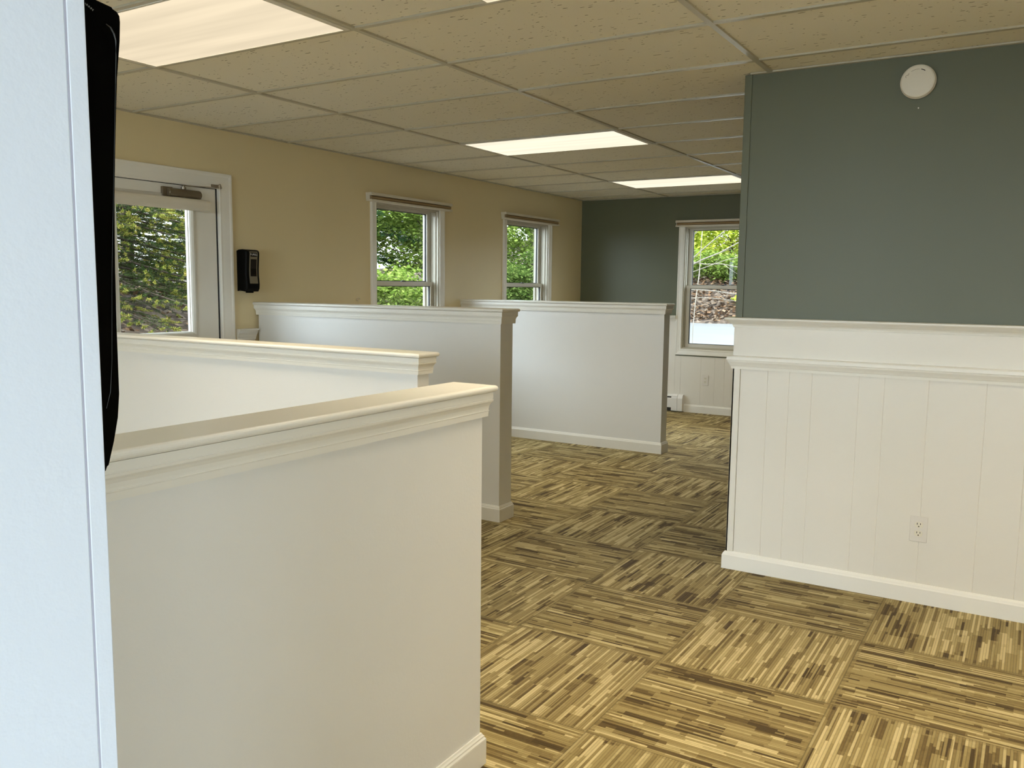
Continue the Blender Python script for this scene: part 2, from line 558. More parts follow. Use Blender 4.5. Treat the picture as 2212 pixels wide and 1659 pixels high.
bm = B(); box(bm, -0.17, XR + 0.17, YF - 0.17, YB + 0.17, H + 0.007, H + 0.12)
ceiling = prop(link('ceiling', bm, M_['tile']), 'suspended ceiling of speckled acoustic panels', kind='structure')
bm = B()
bw = 0.012
k = -1
x = GX - 4 * FT
while x < XR:
    if x > 0.05: box(bm, x - bw, x + bw, YF, YB, H - 0.0015, H + 0.0075)
    x += 4 * FT
j = -9
while j * 2 * FT < YB:
    y = j * 2 * FT
    if y > YF: box(bm, 0, XR, y - bw, y + bw, H - 0.001, H + 0.0075)
    j += 1
link('ceiling_grid', bm, M_['grid'], ceiling)
# wall angle along the edges
bm = B()
box(bm, 0, 0.018, YF, YB, H - 0.002, H + 0.005)
box(bm, 0, XR, YB - 0.018, YB, H - 0.002, H + 0.005)
box(bm, 3.40, XR, 1.4325, 1.452, H - 0.002, H + 0.005)
link('wall_angle', bm, M_['grid'], ceiling)

WZ0, WZ1 = 0.70, 2.03
W1 = (2.772, 3.630)
W2 = (4.765, 5.620)
W3 = (1.264, 2.122)
DO = (0.262, 1.222, 0.0, 2.005)
bm = B()
panel_holes(bm, YF, YB, 0.0, H, 0.0, -0.16, [DO, (*W1, WZ0, WZ1), (*W2, WZ0, WZ1)], MX)
wall_left = prop(link('wall_left', bm, M_['cream']), 'long cream painted wall with a glazed door and two windows', kind='structure')
bm = B()
panel_holes(bm, -0.16, XR, 0.0, H, 0.0, -0.16, [(*W3, WZ0, WZ1)], MYB)
wall_back = prop(link('wall_back', bm, M_['green']), 'dark green end wall over pale panelling', kind='structure')
MXR = lambda y, z, d: (XR - d, y, z)
WR = (-4.45, -2.70, 0.95, 2.12)
bm = B()
panel_holes(bm, YF, YB + 0.16, 0.0, H, 0.0, -0.16, [WR], MXR)
wall_right = prop(link('wall_right', bm, M_['cream']), 'cream wall to the right of the camera', kind='structure')
MYF = lambda x, z, d: (x, YF + d, z)
WF = (4.35, 6.25, 0.25, 2.2)
WF2 = (1.2, 3.75, 0.25, 2.15)
bm = B()
panel_holes(bm, -0.16, XR + 0.16, 0.0, H, 0.0, -0.16, [WF, WF2], MYF)
wall_front = prop(link('wall_front', bm, M_['cream']), 'cream wall behind the camera', kind='structure')

# wainscot planks helper
def planks(name, cuts, z0, z1, mp, mat, parent, t=0.006, gap=0.0):
    bm = B()
    for a, b in zip(cuts, cuts[1:]):
        a_, b_ = a + gap / 2, b - gap / 2
        prof = [(a_, 0.0), (a_, t - 0.0019), (a_ + 0.0022, t), (b_ - 0.0022, t), (b_, t - 0.0019), (b_, 0.0)]
        sweep(bm, prof, lambda p, q, z: mp(p, z, q), z0, z1)
    return prop(link(name, bm, mat, parent), kind='structure')

BASE_PROF = lambda h: [(0.0, 0.0), (0.0, 0.013), (h - 0.022, 0.013), (h - 0.018, 0.0125), (h - 0.013, 0.009), (h - 0.008, 0.0085), (h - 0.003, 0.005), (h, 0.003), (h, 0.0)]
RAIL_PROF = [(0.990, 0.0), (0.990, 0.012), (1.006, 0.014), (1.008, 0.018), (1.020, 0.021), (1.034, 0.031), (1.036, 0.036), (1.050, 0.036), (1.051, 0.046), (1.056, 0.050), (1.062, 0.046), (1.064, 0.04), (1.064, 0.0)]

# back wall lower panelling
planks('wainscot', [0.0, 0.18, 0.33, 0.52, 0.63, 0.83, 0.99, 1.09, 1.198], 0.09, 0.992, MYB, M_['white'], wall_back)
planks('wainscot', [1.198, 1.267, 1.498, 1.653, 1.762, 1.95, 2.06, 2.19], 0.09, 0.622, MYB, M_['white'], wall_back)
planks('wainscot', [2.19, 2.35, 2.5, 2.66, 2.76, 2.95, 3.1, 3.3, 3.41, 3.6, 3.78, 3.95, 4.1, 4.3, 4.5, 4.7, 4.9, 5.2, 5.5, 5.8, 6.1, XR], 0.09, 0.992, MYB, M_['white'], wall_back)
bm = B(); sweep(bm, BASE_PROF(0.092), lambda z, d, t: (t, YB - d, z), 0.0, XR)
prop(link('baseboard_back', bm, M_['trim'], wall_back), kind='structure')
for a, b in ((0.0, 1.198), (2.188, XR)):
    bm = B(); sweep(bm, RAIL_PROF, lambda z, d, t: (t, YB - d, z), a, b)
    prop(link('chair_rail', bm, M_['trim'], wall_back), kind='structure')
# left wall lower panelling
lcuts = [(1.333, 1.495), (1.655, 2.706), (3.695, 3.975), (4.125, 4.700), (5.685, YB)]
for (a, b) in lcuts:
    n = max(1, round((b - a) / 0.17))
    planks('wainscot', [a + (b - a) * i / n for i in range(n + 1)], 0.09, 0.992, MX, M_['white'], wall_left)
    bm = B(); sweep(bm, RAIL_PROF, lambda z, d, t: (d, t, z), a, b)
    prop(link('chair_rail', bm, M_['trim'], wall_left), kind='structure')
for (a, b) in ((YF, 0.153), (1.333, 1.495), (1.655, 3.975), (4.125, YB)):
    bm = B(); sweep(bm, BASE_PROF(0.092), lambda z, d, t: (d, t, z), a, b)
    prop(link('baseboard_left', bm, M_['trim'], wall_left), kind='structure')

# divider wall on the right, green above white panelling
DX0, DY0, DY1 = 3.379, 1.4525, 1.58
bm = B(); box(bm, DX0, XR, DY0, DY1, 0, H)
divider = prop(link('wall_divider', bm, M_['green']), 'wall on the right, slate green above white panelling', kind='structure')
bm = B()
box(bm, DX0 - 0.001, DX0 + 0.028, DY0 - 0.006, DY0 + 0.001, 1.22, H - 0.001, 0.0015)
box(bm, DX0 - 0.006, DX0 + 0.001, DY0 - 0.006, DY1 + 0.006, 1.22, H - 0.001, 0.0015)
prop(link('corner_board', bm, M_['green'], divider), kind='structure')
bm = B()
box(bm, DX0 - 0.008, XR, DY0 - 0.008, DY1 + 0.008, 1.0, 1.2)
prop(link('frieze_board', bm, M_['white'], divider), kind='structure')
MD = lambda x, z, d: (x, DY0 - d, z)
planks('wainscot', [3.409, 3.540, 3.640, 3.743, 3.946, 4.053, 4.230, 4.450, 4.605, 4.76, 4.93, 5.2, 5.5, 5.8, 6.1, XR], 0.06, 1.0, MD, M_['white'], divider)
bm = B()
box(bm, DX0 - 0.008, DX0 + 0.0285, DY0 - 0.0085, DY0 + 0.001, 0.06, 1.0, 0.0015)
box(bm, DX0 - 0.008, DX0 + 0.001, DY0 - 0.0085, DY1 + 0.0085, 0.06, 1.0, 0.0015)
prop(link('corner_board', bm, M_['white'], divider), kind='structure')
R_ = (DX0, XR - 0.06, DY0, DY1)
bm = B()
loft(bm, R_, [(0.004, 1.190), (0.013, 1.192), (0.014, 1.199), (0.018, 1.206), (0.027, 1.212), (0.036, 1.220), (0.042, 1.223), (0.047, 1.229), (0.046, 1.235), (0.040, 1.238), (-0.02, 1.238)], MZ)
prop(link('cap_rail', bm, M_['trim'], divider), kind='structure')
bm = B()
loft(bm, R_, [(0.004, 0.990), (0.015, 0.991), (0.016, 1.004), (0.019, 1.006), (0.022, 1.014), (0.029, 1.026), (0.030, 1.033), (0.033, 1.035), (0.033, 1.049), (0.029, 1.053), (0.006, 1.056)], MZ)
prop(link('chair_rail', bm, M_['trim'], divider), kind='structure')
bm = B()
loft(bm, R_, [(0.022, 0.0), (0.022, 0.068), (0.019, 0.073), (0.016, 0.080), (0.010, 0.087), (0.004, 0.088)], MZ)
prop(link('baseboard_right', bm, M_['trim'], divider), kind='structure')

# near post of the wall beside the camera
NX, NY = 4.1400, -2.3205
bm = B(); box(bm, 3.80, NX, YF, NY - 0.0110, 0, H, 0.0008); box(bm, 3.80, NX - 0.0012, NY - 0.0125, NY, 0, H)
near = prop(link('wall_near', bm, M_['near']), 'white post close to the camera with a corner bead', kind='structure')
bm = B(); box(bm, NX - 0.002, NX + 0.0001, NY - 0.0101, NY + 0.0012, 0.0, H - 0.002, 0.0007, 2)
prop(link('corner_bead', bm, M_['near'], near), kind='structure')
bm = B(); box(bm, NX - 0.002, NX - 0.0001, NY - 0.0112, NY - 0.0100, 0.0, H - 0.002)
prop(link('caulk_line', bm, M_['caulk'], near), kind='structure')

# unseen roof slab, its eaves added to keep sun out of the windows
bm = B(); box(bm, -0.75, XR + 0.75, YF - 0.75, YB + 0.75, H + 0.35, H + 0.5)
box(bm, -0.17, XR + 0.17, YF - 0.17, YB + 0.17, H + 0.12, H + 0.36)
prop(link('roof', bm, M_['ext']), 'unseen flat roof slab with eaves added to keep the sun out', kind='structure')


# ------------------------------------------------------------------ windows
CAS = [(0.0, 0.0), (0.0, 0.012), (0.006, 0.016), (0.014, 0.016), (0.018, 0.013), (0.046, 0.018), (0.054, 0.022), (0.062, 0.022), (0.066, 0.018), (0.066, 0.0)]
DCAS = [(0.0, 0.0), (0.0, 0.010), (0.007, 0.015), (0.020, 0.014), (0.040, 0.016), (0.075, 0.019), (0.085, 0.023), (0.097, 0.023), (0.1, 0.019), (0.1, 0.0)]

def sash(root, name, rect, d0, d1, mp, st, glass_rect):
    """rect outer (a0,a1,b0,b1); a frame of stile width st with a bead round the pane."""
    a0, a1, b0, b1 = rect
    g0, g1, h0, h1 = glass_rect
    bm = B()
    panel_holes(bm, a0, a1, b0, b1, d0, d1, [glass_rect], mp)
    s = prop(link(name, bm, M_['vinyl'], root), kind='structure')
    bm = B()
    c = (d0 + d1) / 2
    loft(bm, (g0 + 0.006, g1 - 0.006, h0 + 0.006, h1 - 0.006), [(0.0, c - 0.006), (0.0, c + 0.006), (0.008, c + 0.010), (0.008, c - 0.010)], mp, closed=True)
    gk = prop(link('gasket', bm, M_['gasket'], root), kind='structure')
    bm = B()
    vs_ = [bm.verts.new(mp(a, b, c)) for a, b in ((g0, h0), (g1, h0), (g1, h1), (g0, h1))]
    bm.faces.new(vs_)
    pn = prop(link('pane', bm, M_['glass'], root), kind='structure')
    for q in (gk, pn):
        q.parent = s; q.matrix_parent_inverse = s.matrix_world.inverted()
    return s


def double_hung(idx, span, mp, label, loc):
    a0, a1 = span
    root = prop(empty('window_%d' % idx, loc), label, kind='structure')
    bm = B()
    loft(bm, (a0, a1, WZ0, WZ1), CAS, mp, closed=True)
    prop(link('casing', bm, M_['trim'], root), kind='structure')
    # jamb liner with stepped tracks
    bm = B()
    loft(bm, (a0, a1, WZ0, WZ1), [(0.0, 0.003), (-0.012, 0.003), (-0.012, -0.022), (-0.020, -0.022), (-0.020, -0.046), (-0.013, -0.046), (-0.013, -0.080), (-0.019, -0.080), (-0.019, -0.085), (-0.013, -0.085), (-0.013, -0.135), (-0.028, -0.135), (-0.028, -0.158), (0.0, -0.158)], mp, closed=True)
    prop(link('jamb', bm, M_['almond'], root), kind='structure')
    i0, i1 = a0 + 0.0135, a1 - 0.0135
    mid = 1.365
    s = 0.046
    sash(root, 'upper_sash', (i0, i1, mid, WZ1 - 0.014), -0.087, -0.122, mp, s, (i0 + s, i1 - s, mid + 0.035, WZ1 - 0.036))
    sash(root, 'lower_sash', (i0, i1, WZ0 + 0.014, mid + 0.032), -0.048, -0.079, mp, s, (i0 + s, i1 - s, WZ0 + 0.055, mid - 0.004))
    bm = B()
    m = (a0 + a1) / 2
    c = mp(m, mid + 0.032, -0.060)
    for (w_, d_, h0, h1) in ((0.030, 0.011, 0.0, 0.006), (0.015, 0.009, 0.006, 0.012)):
        p, q = Vector(mp(m - w_, mid + 0.032 + h0, -0.062 - d_)), Vector(mp(m + w_, mid + 0.032 + h1, -0.062 + d_))
        box(bm, min(p.x, q.x), max(p.x, q.x), min(p.y, q.y), max(p.y, q.y), min(p.z, q.z), max(p.z, q.z), 0.002)
    prop(link('sash_lock', bm, M_['gasket'], root), kind='structure')
    return root


double_hung(1, W1, MX, 'double-hung window in the cream wall nearest the door', (0, 3.2, WZ0))
double_hung(2, W2, MX, 'double-hung window in the cream wall nearest the far corner', (0, 5.2, WZ0))
double_hung(3, W3, MYB, 'double-hung window in the green end wall, looking on a road', (1.69, YB, WZ0))


def blind(span, mp, loc, label, ret=0.0):
    a0, a1 = span
    root = prop(empty('roller_blind', loc), label, 'blind', 'raised roller blinds over the windows')
    D = 0.062
    def bx(x0, x1, z0, z1, d0, d1, bev=0.002):
        b = B()
        p, q = Vector(mp(x0, z0, d0)), Vector(mp(x1, z1, d1))
        return box(b, min(p.x, q.x), max(p.x, q.x), min(p.y, q.y), max(p.y, q.y), min(p.z, q.z), max(p.z, q.z), bev)
    b = B()
    sweep(b, [(2.073, 0.0), (2.073, D), (2.076, D + 0.004), (2.082, D + 0.004), (2.085, D), (2.095, D - 0.001), (2.097, D - 0.006), (2.097, 0.0)], lambda z, d, t: mp(t, z, d), a0, a1)
    link('fascia', b, M_['cassette'], root)
    b = B()
    pr = [(2.058 + 0.014 * math.sin(t * math.pi / 8), 0.036 + 0.022 * math.cos(t * math.pi / 8)) for t in range(16)]
    sweep(b, pr, lambda z, d, t: mp(t, z, d), a0 + 0.012, a1 - 0.012)
    link('rolled_shade', b, M_['shade'], root, smooth=False)
    link('bottom_rail', bx(a0, a1, 2.028, 2.043, 0.004, D + 0.002), M_['cassette'], root)
    for e0 in (a0, a1 - 0.006):
        link('end_bracket', bx(e0, e0 + 0.006, 2.043, 2.073, 0.002, D * 0.65, 0), M_['cassette'], root)
    return root


blind((2.657, 3.752), MX, (0, 3.2, 2.03), 'raised roller blind over the window nearest the glazed door')
blind((4.665, 5.772), MX, (0, 5.2, 2.03), 'raised roller blind over the cream-wall window by the far corner')
blind((1.173, 2.215), MYB, (1.69, YB, 2.03), 'raised roller blind over the window in the green wall')


def plain_window(idx, rect, mp, label, bars, loc):
    root = prop(empty('window_%d' % idx, loc), label, kind='structure')
    a0, a1, b0, b1 = rect
    bm = B()
    loft(bm, rect, [(0.05, 0.0), (0.05, 0.02), (-0.04, 0.02), (-0.04, -0.10), (0.0, -0.10), (0.0, 0.0)], mp, closed=True)
    for i in range(1, bars):
        a = a0 + (a1 - a0) * i / bars
        p, q = Vector(mp(a - 0.025, b0, -0.03)), Vector(mp(a + 0.025, b1, -0.09))
        box(bm, min(p.x, q.x), max(p.x, q.x), min(p.y, q.y), max(p.y, q.y), b0, b1)
    prop(link('window_frame', bm, M_['trim'], root), kind='structure')
    bm = B()
    bm.faces.new([bm.verts.new(mp(a, b, -0.06)) for a, b in ((a0, b0), (a1, b0), (a1, b1), (a0, b1))])
    prop(link('pane', bm, M_['glass'], root), kind='structure')


plain_window(4, WR, MXR, 'small window beside the camera', 1, (XR, -3.6, 0.9))
plain_window(5, WF, MYF, 'tall window behind the camera', 2, (5.3, YF, 0.4))
plain_window(6, WF2, MYF, 'wide window behind the half walls', 3, (2.1, YF, 0.7))


def portal(name, loc, rot, sx, sy):
    d = bpy.data.lights.new(name, 'AREA')
    d.shape = 'RECTANGLE'; d.size = sx; d.size_y = sy
    d.cycles.is_portal = True
    o = bpy.data.objects.new(name, d)
    COL.objects.link(o)
    o.location = loc; o.rotation_euler = rot
    return o


PI = math.pi
portal('daylight_portal', (XR + 0.12, (WR[0] + WR[1]) / 2, (WR[2] + WR[3]) / 2), (0, PI / 2, 0), WR[3] - WR[2], WR[1] - WR[0])
portal('daylight_portal', ((WF[0] + WF[1]) / 2, YF - 0.12, (WF[2] + WF[3]) / 2), (PI / 2, 0, PI), WF[1] - WF[0], WF[3] - WF[2])
portal('daylight_portal', ((WF2[0] + WF2[1]) / 2, YF - 0.12, (WF2[2] + WF2[3]) / 2), (PI / 2, 0, PI), WF2[1] - WF2[0], WF2[3] - WF2[2])
for (a, b) in (W1, W2):
    portal('daylight_portal', (-0.15, (a + b) / 2, 1.365), (0, -PI / 2, 0), 1.33, b - a)
portal('daylight_portal', ((W3[0] + W3[1]) / 2, YB + 0.15, 1.365), (-PI / 2, 0, PI), W3[1] - W3[0], 1.33)
portal('daylight_portal', (-0.13, 0.745, 1.45), (0, -PI / 2, 0), 0.9, 0.55)

# ------------------------------------------------------------------ entrance door
door = prop(empty('door_1', (0, 0.745, 0)), 'white half-glazed door in the cream wall', kind='structure')
bm = B()
loft(bm, (DO[0] + 0.028, DO[1] - 0.010, -0.2, 1.978), DCAS, MX, closed=True)
bmesh.ops.bisect_plane(bm, geom=bm.verts[:] + bm.edges[:] + bm.faces[:], plane_co=(0, 0, 0.001), plane_no=(0, 0, 1), clear_inner=True)
prop(link('casing', bm, M_['trim'], door), kind='structure')
bm = B()
JY0, JY1, JZ = DO[0], DO[1], DO[3]
for (y0, y1, z0, z1) in ((JY0, JY0 + 0.020, 0, JZ), (JY1 - 0.012, JY1, 0, JZ), (JY0, JY1, JZ - 0.018, JZ)):
    box(bm, -0.16, 0.001, y0, y1, z0, z1)
    
prop(link('jamb', bm, M_['trim'], door), kind='structure')
LY0, LY1 = 0.288, 1.1985
bm = B()
box(bm, -0.055, -0.0065, LY1 + 0.0005, JY1 - 0.012, 0, 1.984)
box(bm, -0.055, -0.0065, LY0, LY1 + 0.011, 1.976, JZ - 0.018)
box(bm, -0.055, -0.040, JY0 + 0.02, LY0 + 0.004, 0, 1.984)
prop(link('weatherstrip', bm, M_['gasket'], door), kind='structure')
LR = (0.480, 1.004, 1.048, 1.885)
bm = B()
panel_holes(bm, LY0 + 0.002, LY1, 0.01, 1.975, -0.008, -0.052, [LR], MX)
leaf = prop(link('door_leaf', bm, M_['trim'], door), kind='structure')
bm = B()
loft(bm, LR, [(0.030, -0.008), (0.030, -0.004), (0.024, 0.002), (0.010, 0.003), (-0.002, -0.004), (-0.010, -0.012), (-0.010, -0.022), (0.0, -0.022)], MX, closed=True)
lf = prop(link('lite_frame', bm, M_['vinyl'], door), kind='structure')
lf.parent = leaf
bm = B()
loft(bm, LR, [(0.0, -0.028), (-0.012, -0.028), (-0.012, -0.050), (0.03, -0.058), (0.03, -0.052), (0.0, -0.052)], MX, closed=True)
lf2 = prop(link('outer_lite_frame', bm, M_['vinyl'], door), kind='structure')
lf2.parent = leaf
bm = B()
bm.faces.new([bm.verts.new(MX(a, b, -0.030)) for a, b in ((LR[0], LR[2]), (LR[1], LR[2]), (LR[1], LR[3]), (LR[0], LR[3]))])
pn = prop(link('pane', bm, M_['glass'], door), kind='structure')
pn.parent = leaf
# the shade on the door
sh = prop(empty('door_blind', (0.0, 0.75, 1.82)), 'rolled cream blind across the top of the glazed door', 'blind')
pr = []
for t in range(20):
    a = 2 * PI * t / 20
    ca, sa = math.cos(a), math.sin(a)
    pr.append((1.858 + 0.037 * math.copysign(abs(sa) ** 0.6, sa), 0.026 + 0.030 * math.copysign(abs(ca) ** 0.6, ca)))
b = B(); sweep(b, pr, lambda z, d, t: (d, t, z), 0.375, 1.098); link('cassette', b, M_['cassette'], sh)
b = B(); sweep(b, [(1.858 + (z - 1.858) * 0.96, 0.026 + (d - 0.026) * 0.96) for z, d in pr], lambda z, d, t: (d, t, z), 1.0985, 1.110); link('end_cap', b, M_['cassette'], sh)
b = B(); sweep(b, [(1.858 + (z - 1.858) * 0.96, 0.026 + (d - 0.026) * 0.96) for z, d in pr], lambda z, d, t: (d, t, z), 0.363, 0.3745); link('end_cap', b, M_['cassette'], sh)
# the closer
cl = prop(empty('door_closer', (0, 0.94, 1.92)), 'bronze door closer with a folding arm above the door glass', 'door closer')
b = B(); box(b, -0.008, 0.014, 0.790, 0.862, 1.8965, 1.955, 0.003); link('mounting_plate', b, M_['closer'], cl)
b = B()
pr = [(1.900, 0.0), (1.898, 0.018), (1.898, 0.034), (1.912, 0.044), (1.930, 0.044), (1.944, 0.034), (1.950, 0.016), (1.948, 0.0)]
sweep(b, pr, lambda z, d, t: (d - 0.004, t, z), 0.820, 1.062)
bmesh.ops.bevel(b, geom=[e for e in b.edges if abs(e.verts[0].co.y - e.verts[1].co.y) < 1e-6], offset=0.006, segments=3, affect='EDGES')
link('body', b, M_['closer'], cl)
b = B(); disc_lathe(b, [(0.016, 1.948), (0.016, 1.960), (0.010, 1.962), (0.010, 1.968)], (0.020, 0.935), MZ, 16); link('spindle', b, M_['steel'], cl)
b = B(); disc_lathe(b, [(0.009, 1.8975), (0.009, 1.902)], (0.020, 0.935), MZ, 12); link('lower_screw', b, M_['logo'], cl)
b = B()
box(b, -0.008, 0.008, 0, 0.235, 0, 0.004, 0.001)
for v_ in b.verts:
    y = v_.co.y; v_.co = Vector((0.024 + v_.co.x + y * 0.32, 0.925 + y, 1.968 + v_.co.z + y * 0.02))
link('arm', b, M_['steel'], cl)
b = B(); tube(b, [(0.098, 1.152, 1.978), (0.060, 1.175, 1.982), (0.022, 1.200, 1.986)], 0.005, 8); link('forearm', b, M_['steel'], cl)
b = B(); disc_lathe(b, [(0.010, 1.968), (0.010, 1.988), (0.006, 1.990), (0.006, 1.998)], (0.097, 1.150), MZ, 14); link('elbow_pin', b, M_['steel'], cl)
b = B(); box(b, 0.0, 0.022, 1.150, 1.225, 1.986, 2.002, 0.002); link('frame_bracket', b, M_['steel'], cl)

# ------------------------------------------------------------------ half walls
def half_wall(x0, x1, y0, y1, top, label, base=True):
    root = prop(empty('half_wall', ((x0 + x1) / 2, (y0 + y1) / 2, 0)), label, 'half wall', 'white half walls dividing the room')
    rect = (x0, x1, y0, y1)
    bm = B(); box(bm, x0, x1, y0, y1, 0.0, top - 0.03, 0.0012)
    link('panel', bm, M_['pony'], root)
    t = top
    bm = B()
    loft(bm, rect, [(0.0, t - 0.086), (0.0115, t - 0.086), (0.0125, t - 0.072), (0.0135, t - 0.0705), (0.0135, t - 0.069), (0.0120, t - 0.0685), (0.0125, t - 0.064), (0.0140, t - 0.056), (0.0175, t - 0.049), (0.0215, t - 0.044), (0.0225, t - 0.0385), (0.0205, t - 0.038), (0.0205, t - 0.0365), (0.0215, t - 0.036), (0.0215, t - 0.019), (0.0, t - 0.019)], MZ)
    link('crown_moulding', bm, M_['trim'], root)
    bm = B()
    pr = [(0.0, t - 0.018)] + [(0.0225 + 0.009 * math.sin(a), t - 0.009 - 0.009 * math.cos(a)) for a in [i * PI / 8 for i in range(9)]] + [(-0.01, t)]
    loft(bm, rect, pr, MZ)
    link('cap_board', bm, M_['trim'], root)
    bm = B()
    loft(bm, rect, [(0.0132, 0.0), (0.0132, 0.072), (0.0126, 0.076), (0.0092, 0.081), (0.0088, 0.085), (0.0055, 0.089), (0.0035, 0.094), (0.0, 0.094)], MZ)
    link('baseboard', bm, M_['trim'], root)
    return root


half_wall(3.232, 3.323, -3.1, -0.671, 1.104, 'white half wall in the foreground, nearest the black dispenser')
half_wall(0.001, 2.505, 0.093, 0.168, 1.104, 'low white half wall running up beside the glazed door')
half_wall(0.022, 2.000, 1.513, 1.645, 1.243, 'white half wall between the door and the first window, its end in shade')
half_wall(0.004, 2.012, 3.990, 4.112, 1.243, 'farthest white half wall, standing between the two cream-wall windows')

# ------------------------------------------------------------------ ceiling lights
def troffer(cx, cy, lx, ly, label, group='fluorescent ceiling lights', mat='troffer'):
    root = prop(empty('ceiling_light', (cx, cy, H)), label, 'ceiling light', group)
    x0, x1, y0, y1 = cx - lx / 2, cx + lx / 2, cy - ly / 2, cy + ly / 2
    mx_ = 0.038 if lx > 1 else 0.02
    my_ = 0.020
    bm = B()
    panel_holes(bm, x0 + 0.010, x1 - 0.010, y0 + 0.010, y1 - 0.010, H - 0.004, H + 0.003, [(x0 + mx_, x1 - mx_, y0 + my_, y1 - my_)], MZ)
    link('frame', bm, M_['fixture'], root)
    bm = B()
    box(bm, x0 + mx_ + 0.0005, x1 - mx_ - 0.0005, y0 + my_ + 0.0005, y1 - my_ - 0.0005, H - 0.0035, H + 0.003)
    link('diffuser', bm, M_[mat], root)
    return root


def cell(i, j): return (GX + 4 * FT * (i + 0.5), 2 * FT * (j + 0.5))
for (i, j, lab) in ((0, -1, 'large fluorescent ceiling light nearest the camera, over the foreground half walls'),
                    (0, 4, 'middle fluorescent ceiling light, above the first window'),
                    (0, 8, 'farthest fluorescent ceiling light, close to the green wall')):
    troffer(*cell(i, j), 4 * FT, 2 * FT, lab, mat='troffer' if j < 0 else 'troffer_new')
troffer(GX + 4 * FT * 1.75, -FT, 2 * FT, 2 * FT, 'square ceiling light just entering at the top edge')
for (i, j) in ((0, -6), (2, -7), (3, 0), (2, -1)):  # unseen lights added to brighten the floor, panelling and half walls
    troffer(*cell(i, j), 4 * FT, 2 * FT, 'unseen ceiling light added to brighten the room')

# ------------------------------------------------------------------ small fixtures
def outlet(cx, cz, mp, loc, label):
    root = prop(empty('wall_outlet', loc), label, 'outlet')
    def bx(b, x0, x1, z0, z1, d0, d1, bev=0.0):
        p, q = Vector(mp(x0, z0, d0)), Vector(mp(x1, z1, d1))
        return box(b, min(p.x, q.x), max(p.x, q.x), min(p.y, q.y), max(p.y, q.y), min(p.z, q.z), max(p.z, q.z), bev)
    b = bx(B(), cx - 0.035, cx + 0.035, cz - 0.057, cz + 0.057, 0.0, 0.0055, 0.002)
    link('cover_plate', b, M_['plastic'], root)
    for s in (1, -1):
        zc = cz + s * 0.0195
        b = B()
        n = 28
        def ring(r, d):
            out = []
            for k in range(n):
                a = 2 * PI * k / n
                out.append(b.verts.new(mp(cx + r * math.cos(a), zc + max(-0.0130, min(0.0130, r * math.sin(a))), d)))
            return out
        r0, r1, r2 = ring(0.0172, 0.005), ring(0.0172, 0.0068), ring(0.0164, 0.0074)
        for a_, c_ in ((r0, r1), (r1, r2)):
            for k in range(n): b.faces.new((a_[k], a_[(k + 1) % n], c_[(k + 1) % n], c_[k]))
        b.faces.new(r2)
        so = link('socket', b, M_['ivory'], root)
        b = B()
        bx(b, cx - 0.0078, cx - 0.0050, zc + 0.0005, zc + 0.0090, 0.0060, 0.0077)
        bx(b, cx + 0.0052, cx + 0.0078, zc + 0.0010, zc + 0.0085, 0.0060, 0.0077)
        disc_lathe(b, [(0.0028, 0.0060), (0.0028, 0.0077)], (cx, zc - 0.0068), mp, 12)
        sl = link('slots', b, M_['slot'], root)
        sl.parent = so
    b = disc_lathe(B(), [(0.003, 0.005), (0.003, 0.0066), (0.002, 0.0071)], (cx, cz), mp, 12)
    link('screw', b, M_['ivory'], root)
    return root


outlet(4.2275, 0.333, lambda x, z, d: (x, DY0 - 0.0055 - d, z), (4.2275, DY0, 0.333), 'white duplex outlet low on the right-hand white panelling')
outlet(1.5525, 0.367, lambda x, z, d: (x, YB - 0.0055 - d, z), (1.5525, YB, 0.367), 'small white duplex outlet under the far window')

# smoke detector
sd = prop(empty('smoke_detector', (4.112, DY0, 2.247)), 'round off-white smoke detector high on the green wall', 'smoke detector')
b = disc_lathe(B(), [(0.060, 0.0), (0.060, 0.004), (0.068, 0.005), (0.070, 0.012), (0.0695, 0.020), (0.066, 0.0215)], (4.112, 2.247), MD, 72)
link('base', b, M_['detector'], sd, smooth=False)
b = disc_lathe(B(), [(0.0675, 0.021), (0.0672, 0.030), (0.0650, 0.0345), (0.060, 0.0365), (0.03, 0.0385)], (4.112, 2.247), MD, 72)
link('cover', b, M_['detector'], sd)
def arc_strip(cx, cz, r, a0, a1, w_, d0, d1, mp, n=12):
    b = B()
    vs_ = []
    for i in range(n + 1):
        a = a0 + (a1 - a0) * i / n
        vs_.append([b.verts.new(mp(cx + q * math.cos(a), cz + q * math.sin(a), d)) for q, d in ((r - w_ / 2, d0), (r + w_ / 2, d0), (r + w_ / 2, d1), (r - w_ / 2, d1))])
    for p, q in zip(vs_, vs_[1:]):
        for k in range(4): b.faces.new((p[k], p[(k + 1) % 4], q[(k + 1) % 4], q[k]))
    b.faces.new(vs_[0]); b.faces.new(vs_[-1][::-1])
    return b
link('vent_slot', arc_strip(4.112, 2.247, 0.047, 0.95, 1.32, 0.0030, 0.034, 0.0382, MD), M_['slot'], sd)
link('groove', arc_strip(4.112, 2.247, 0.047, 1.45, 2.15, 0.0010, 0.034, 0.0379, MD), M_['greyfront'], sd)
b = arc_strip(4.071, 2.268, 0.0055, -0.6, 4.2, 0.0014, 0.034, 0.0376, MD)
link('printed_mark', b, M_['greyfront'], sd)
b = B(); tube(b, [(4.0745, DY0 - 0.0374, 2.274), (4.078, DY0 - 0.0374, 2.280)], 0.0008, 6)
link('printed_mark', b, M_['greyfront'], sd)

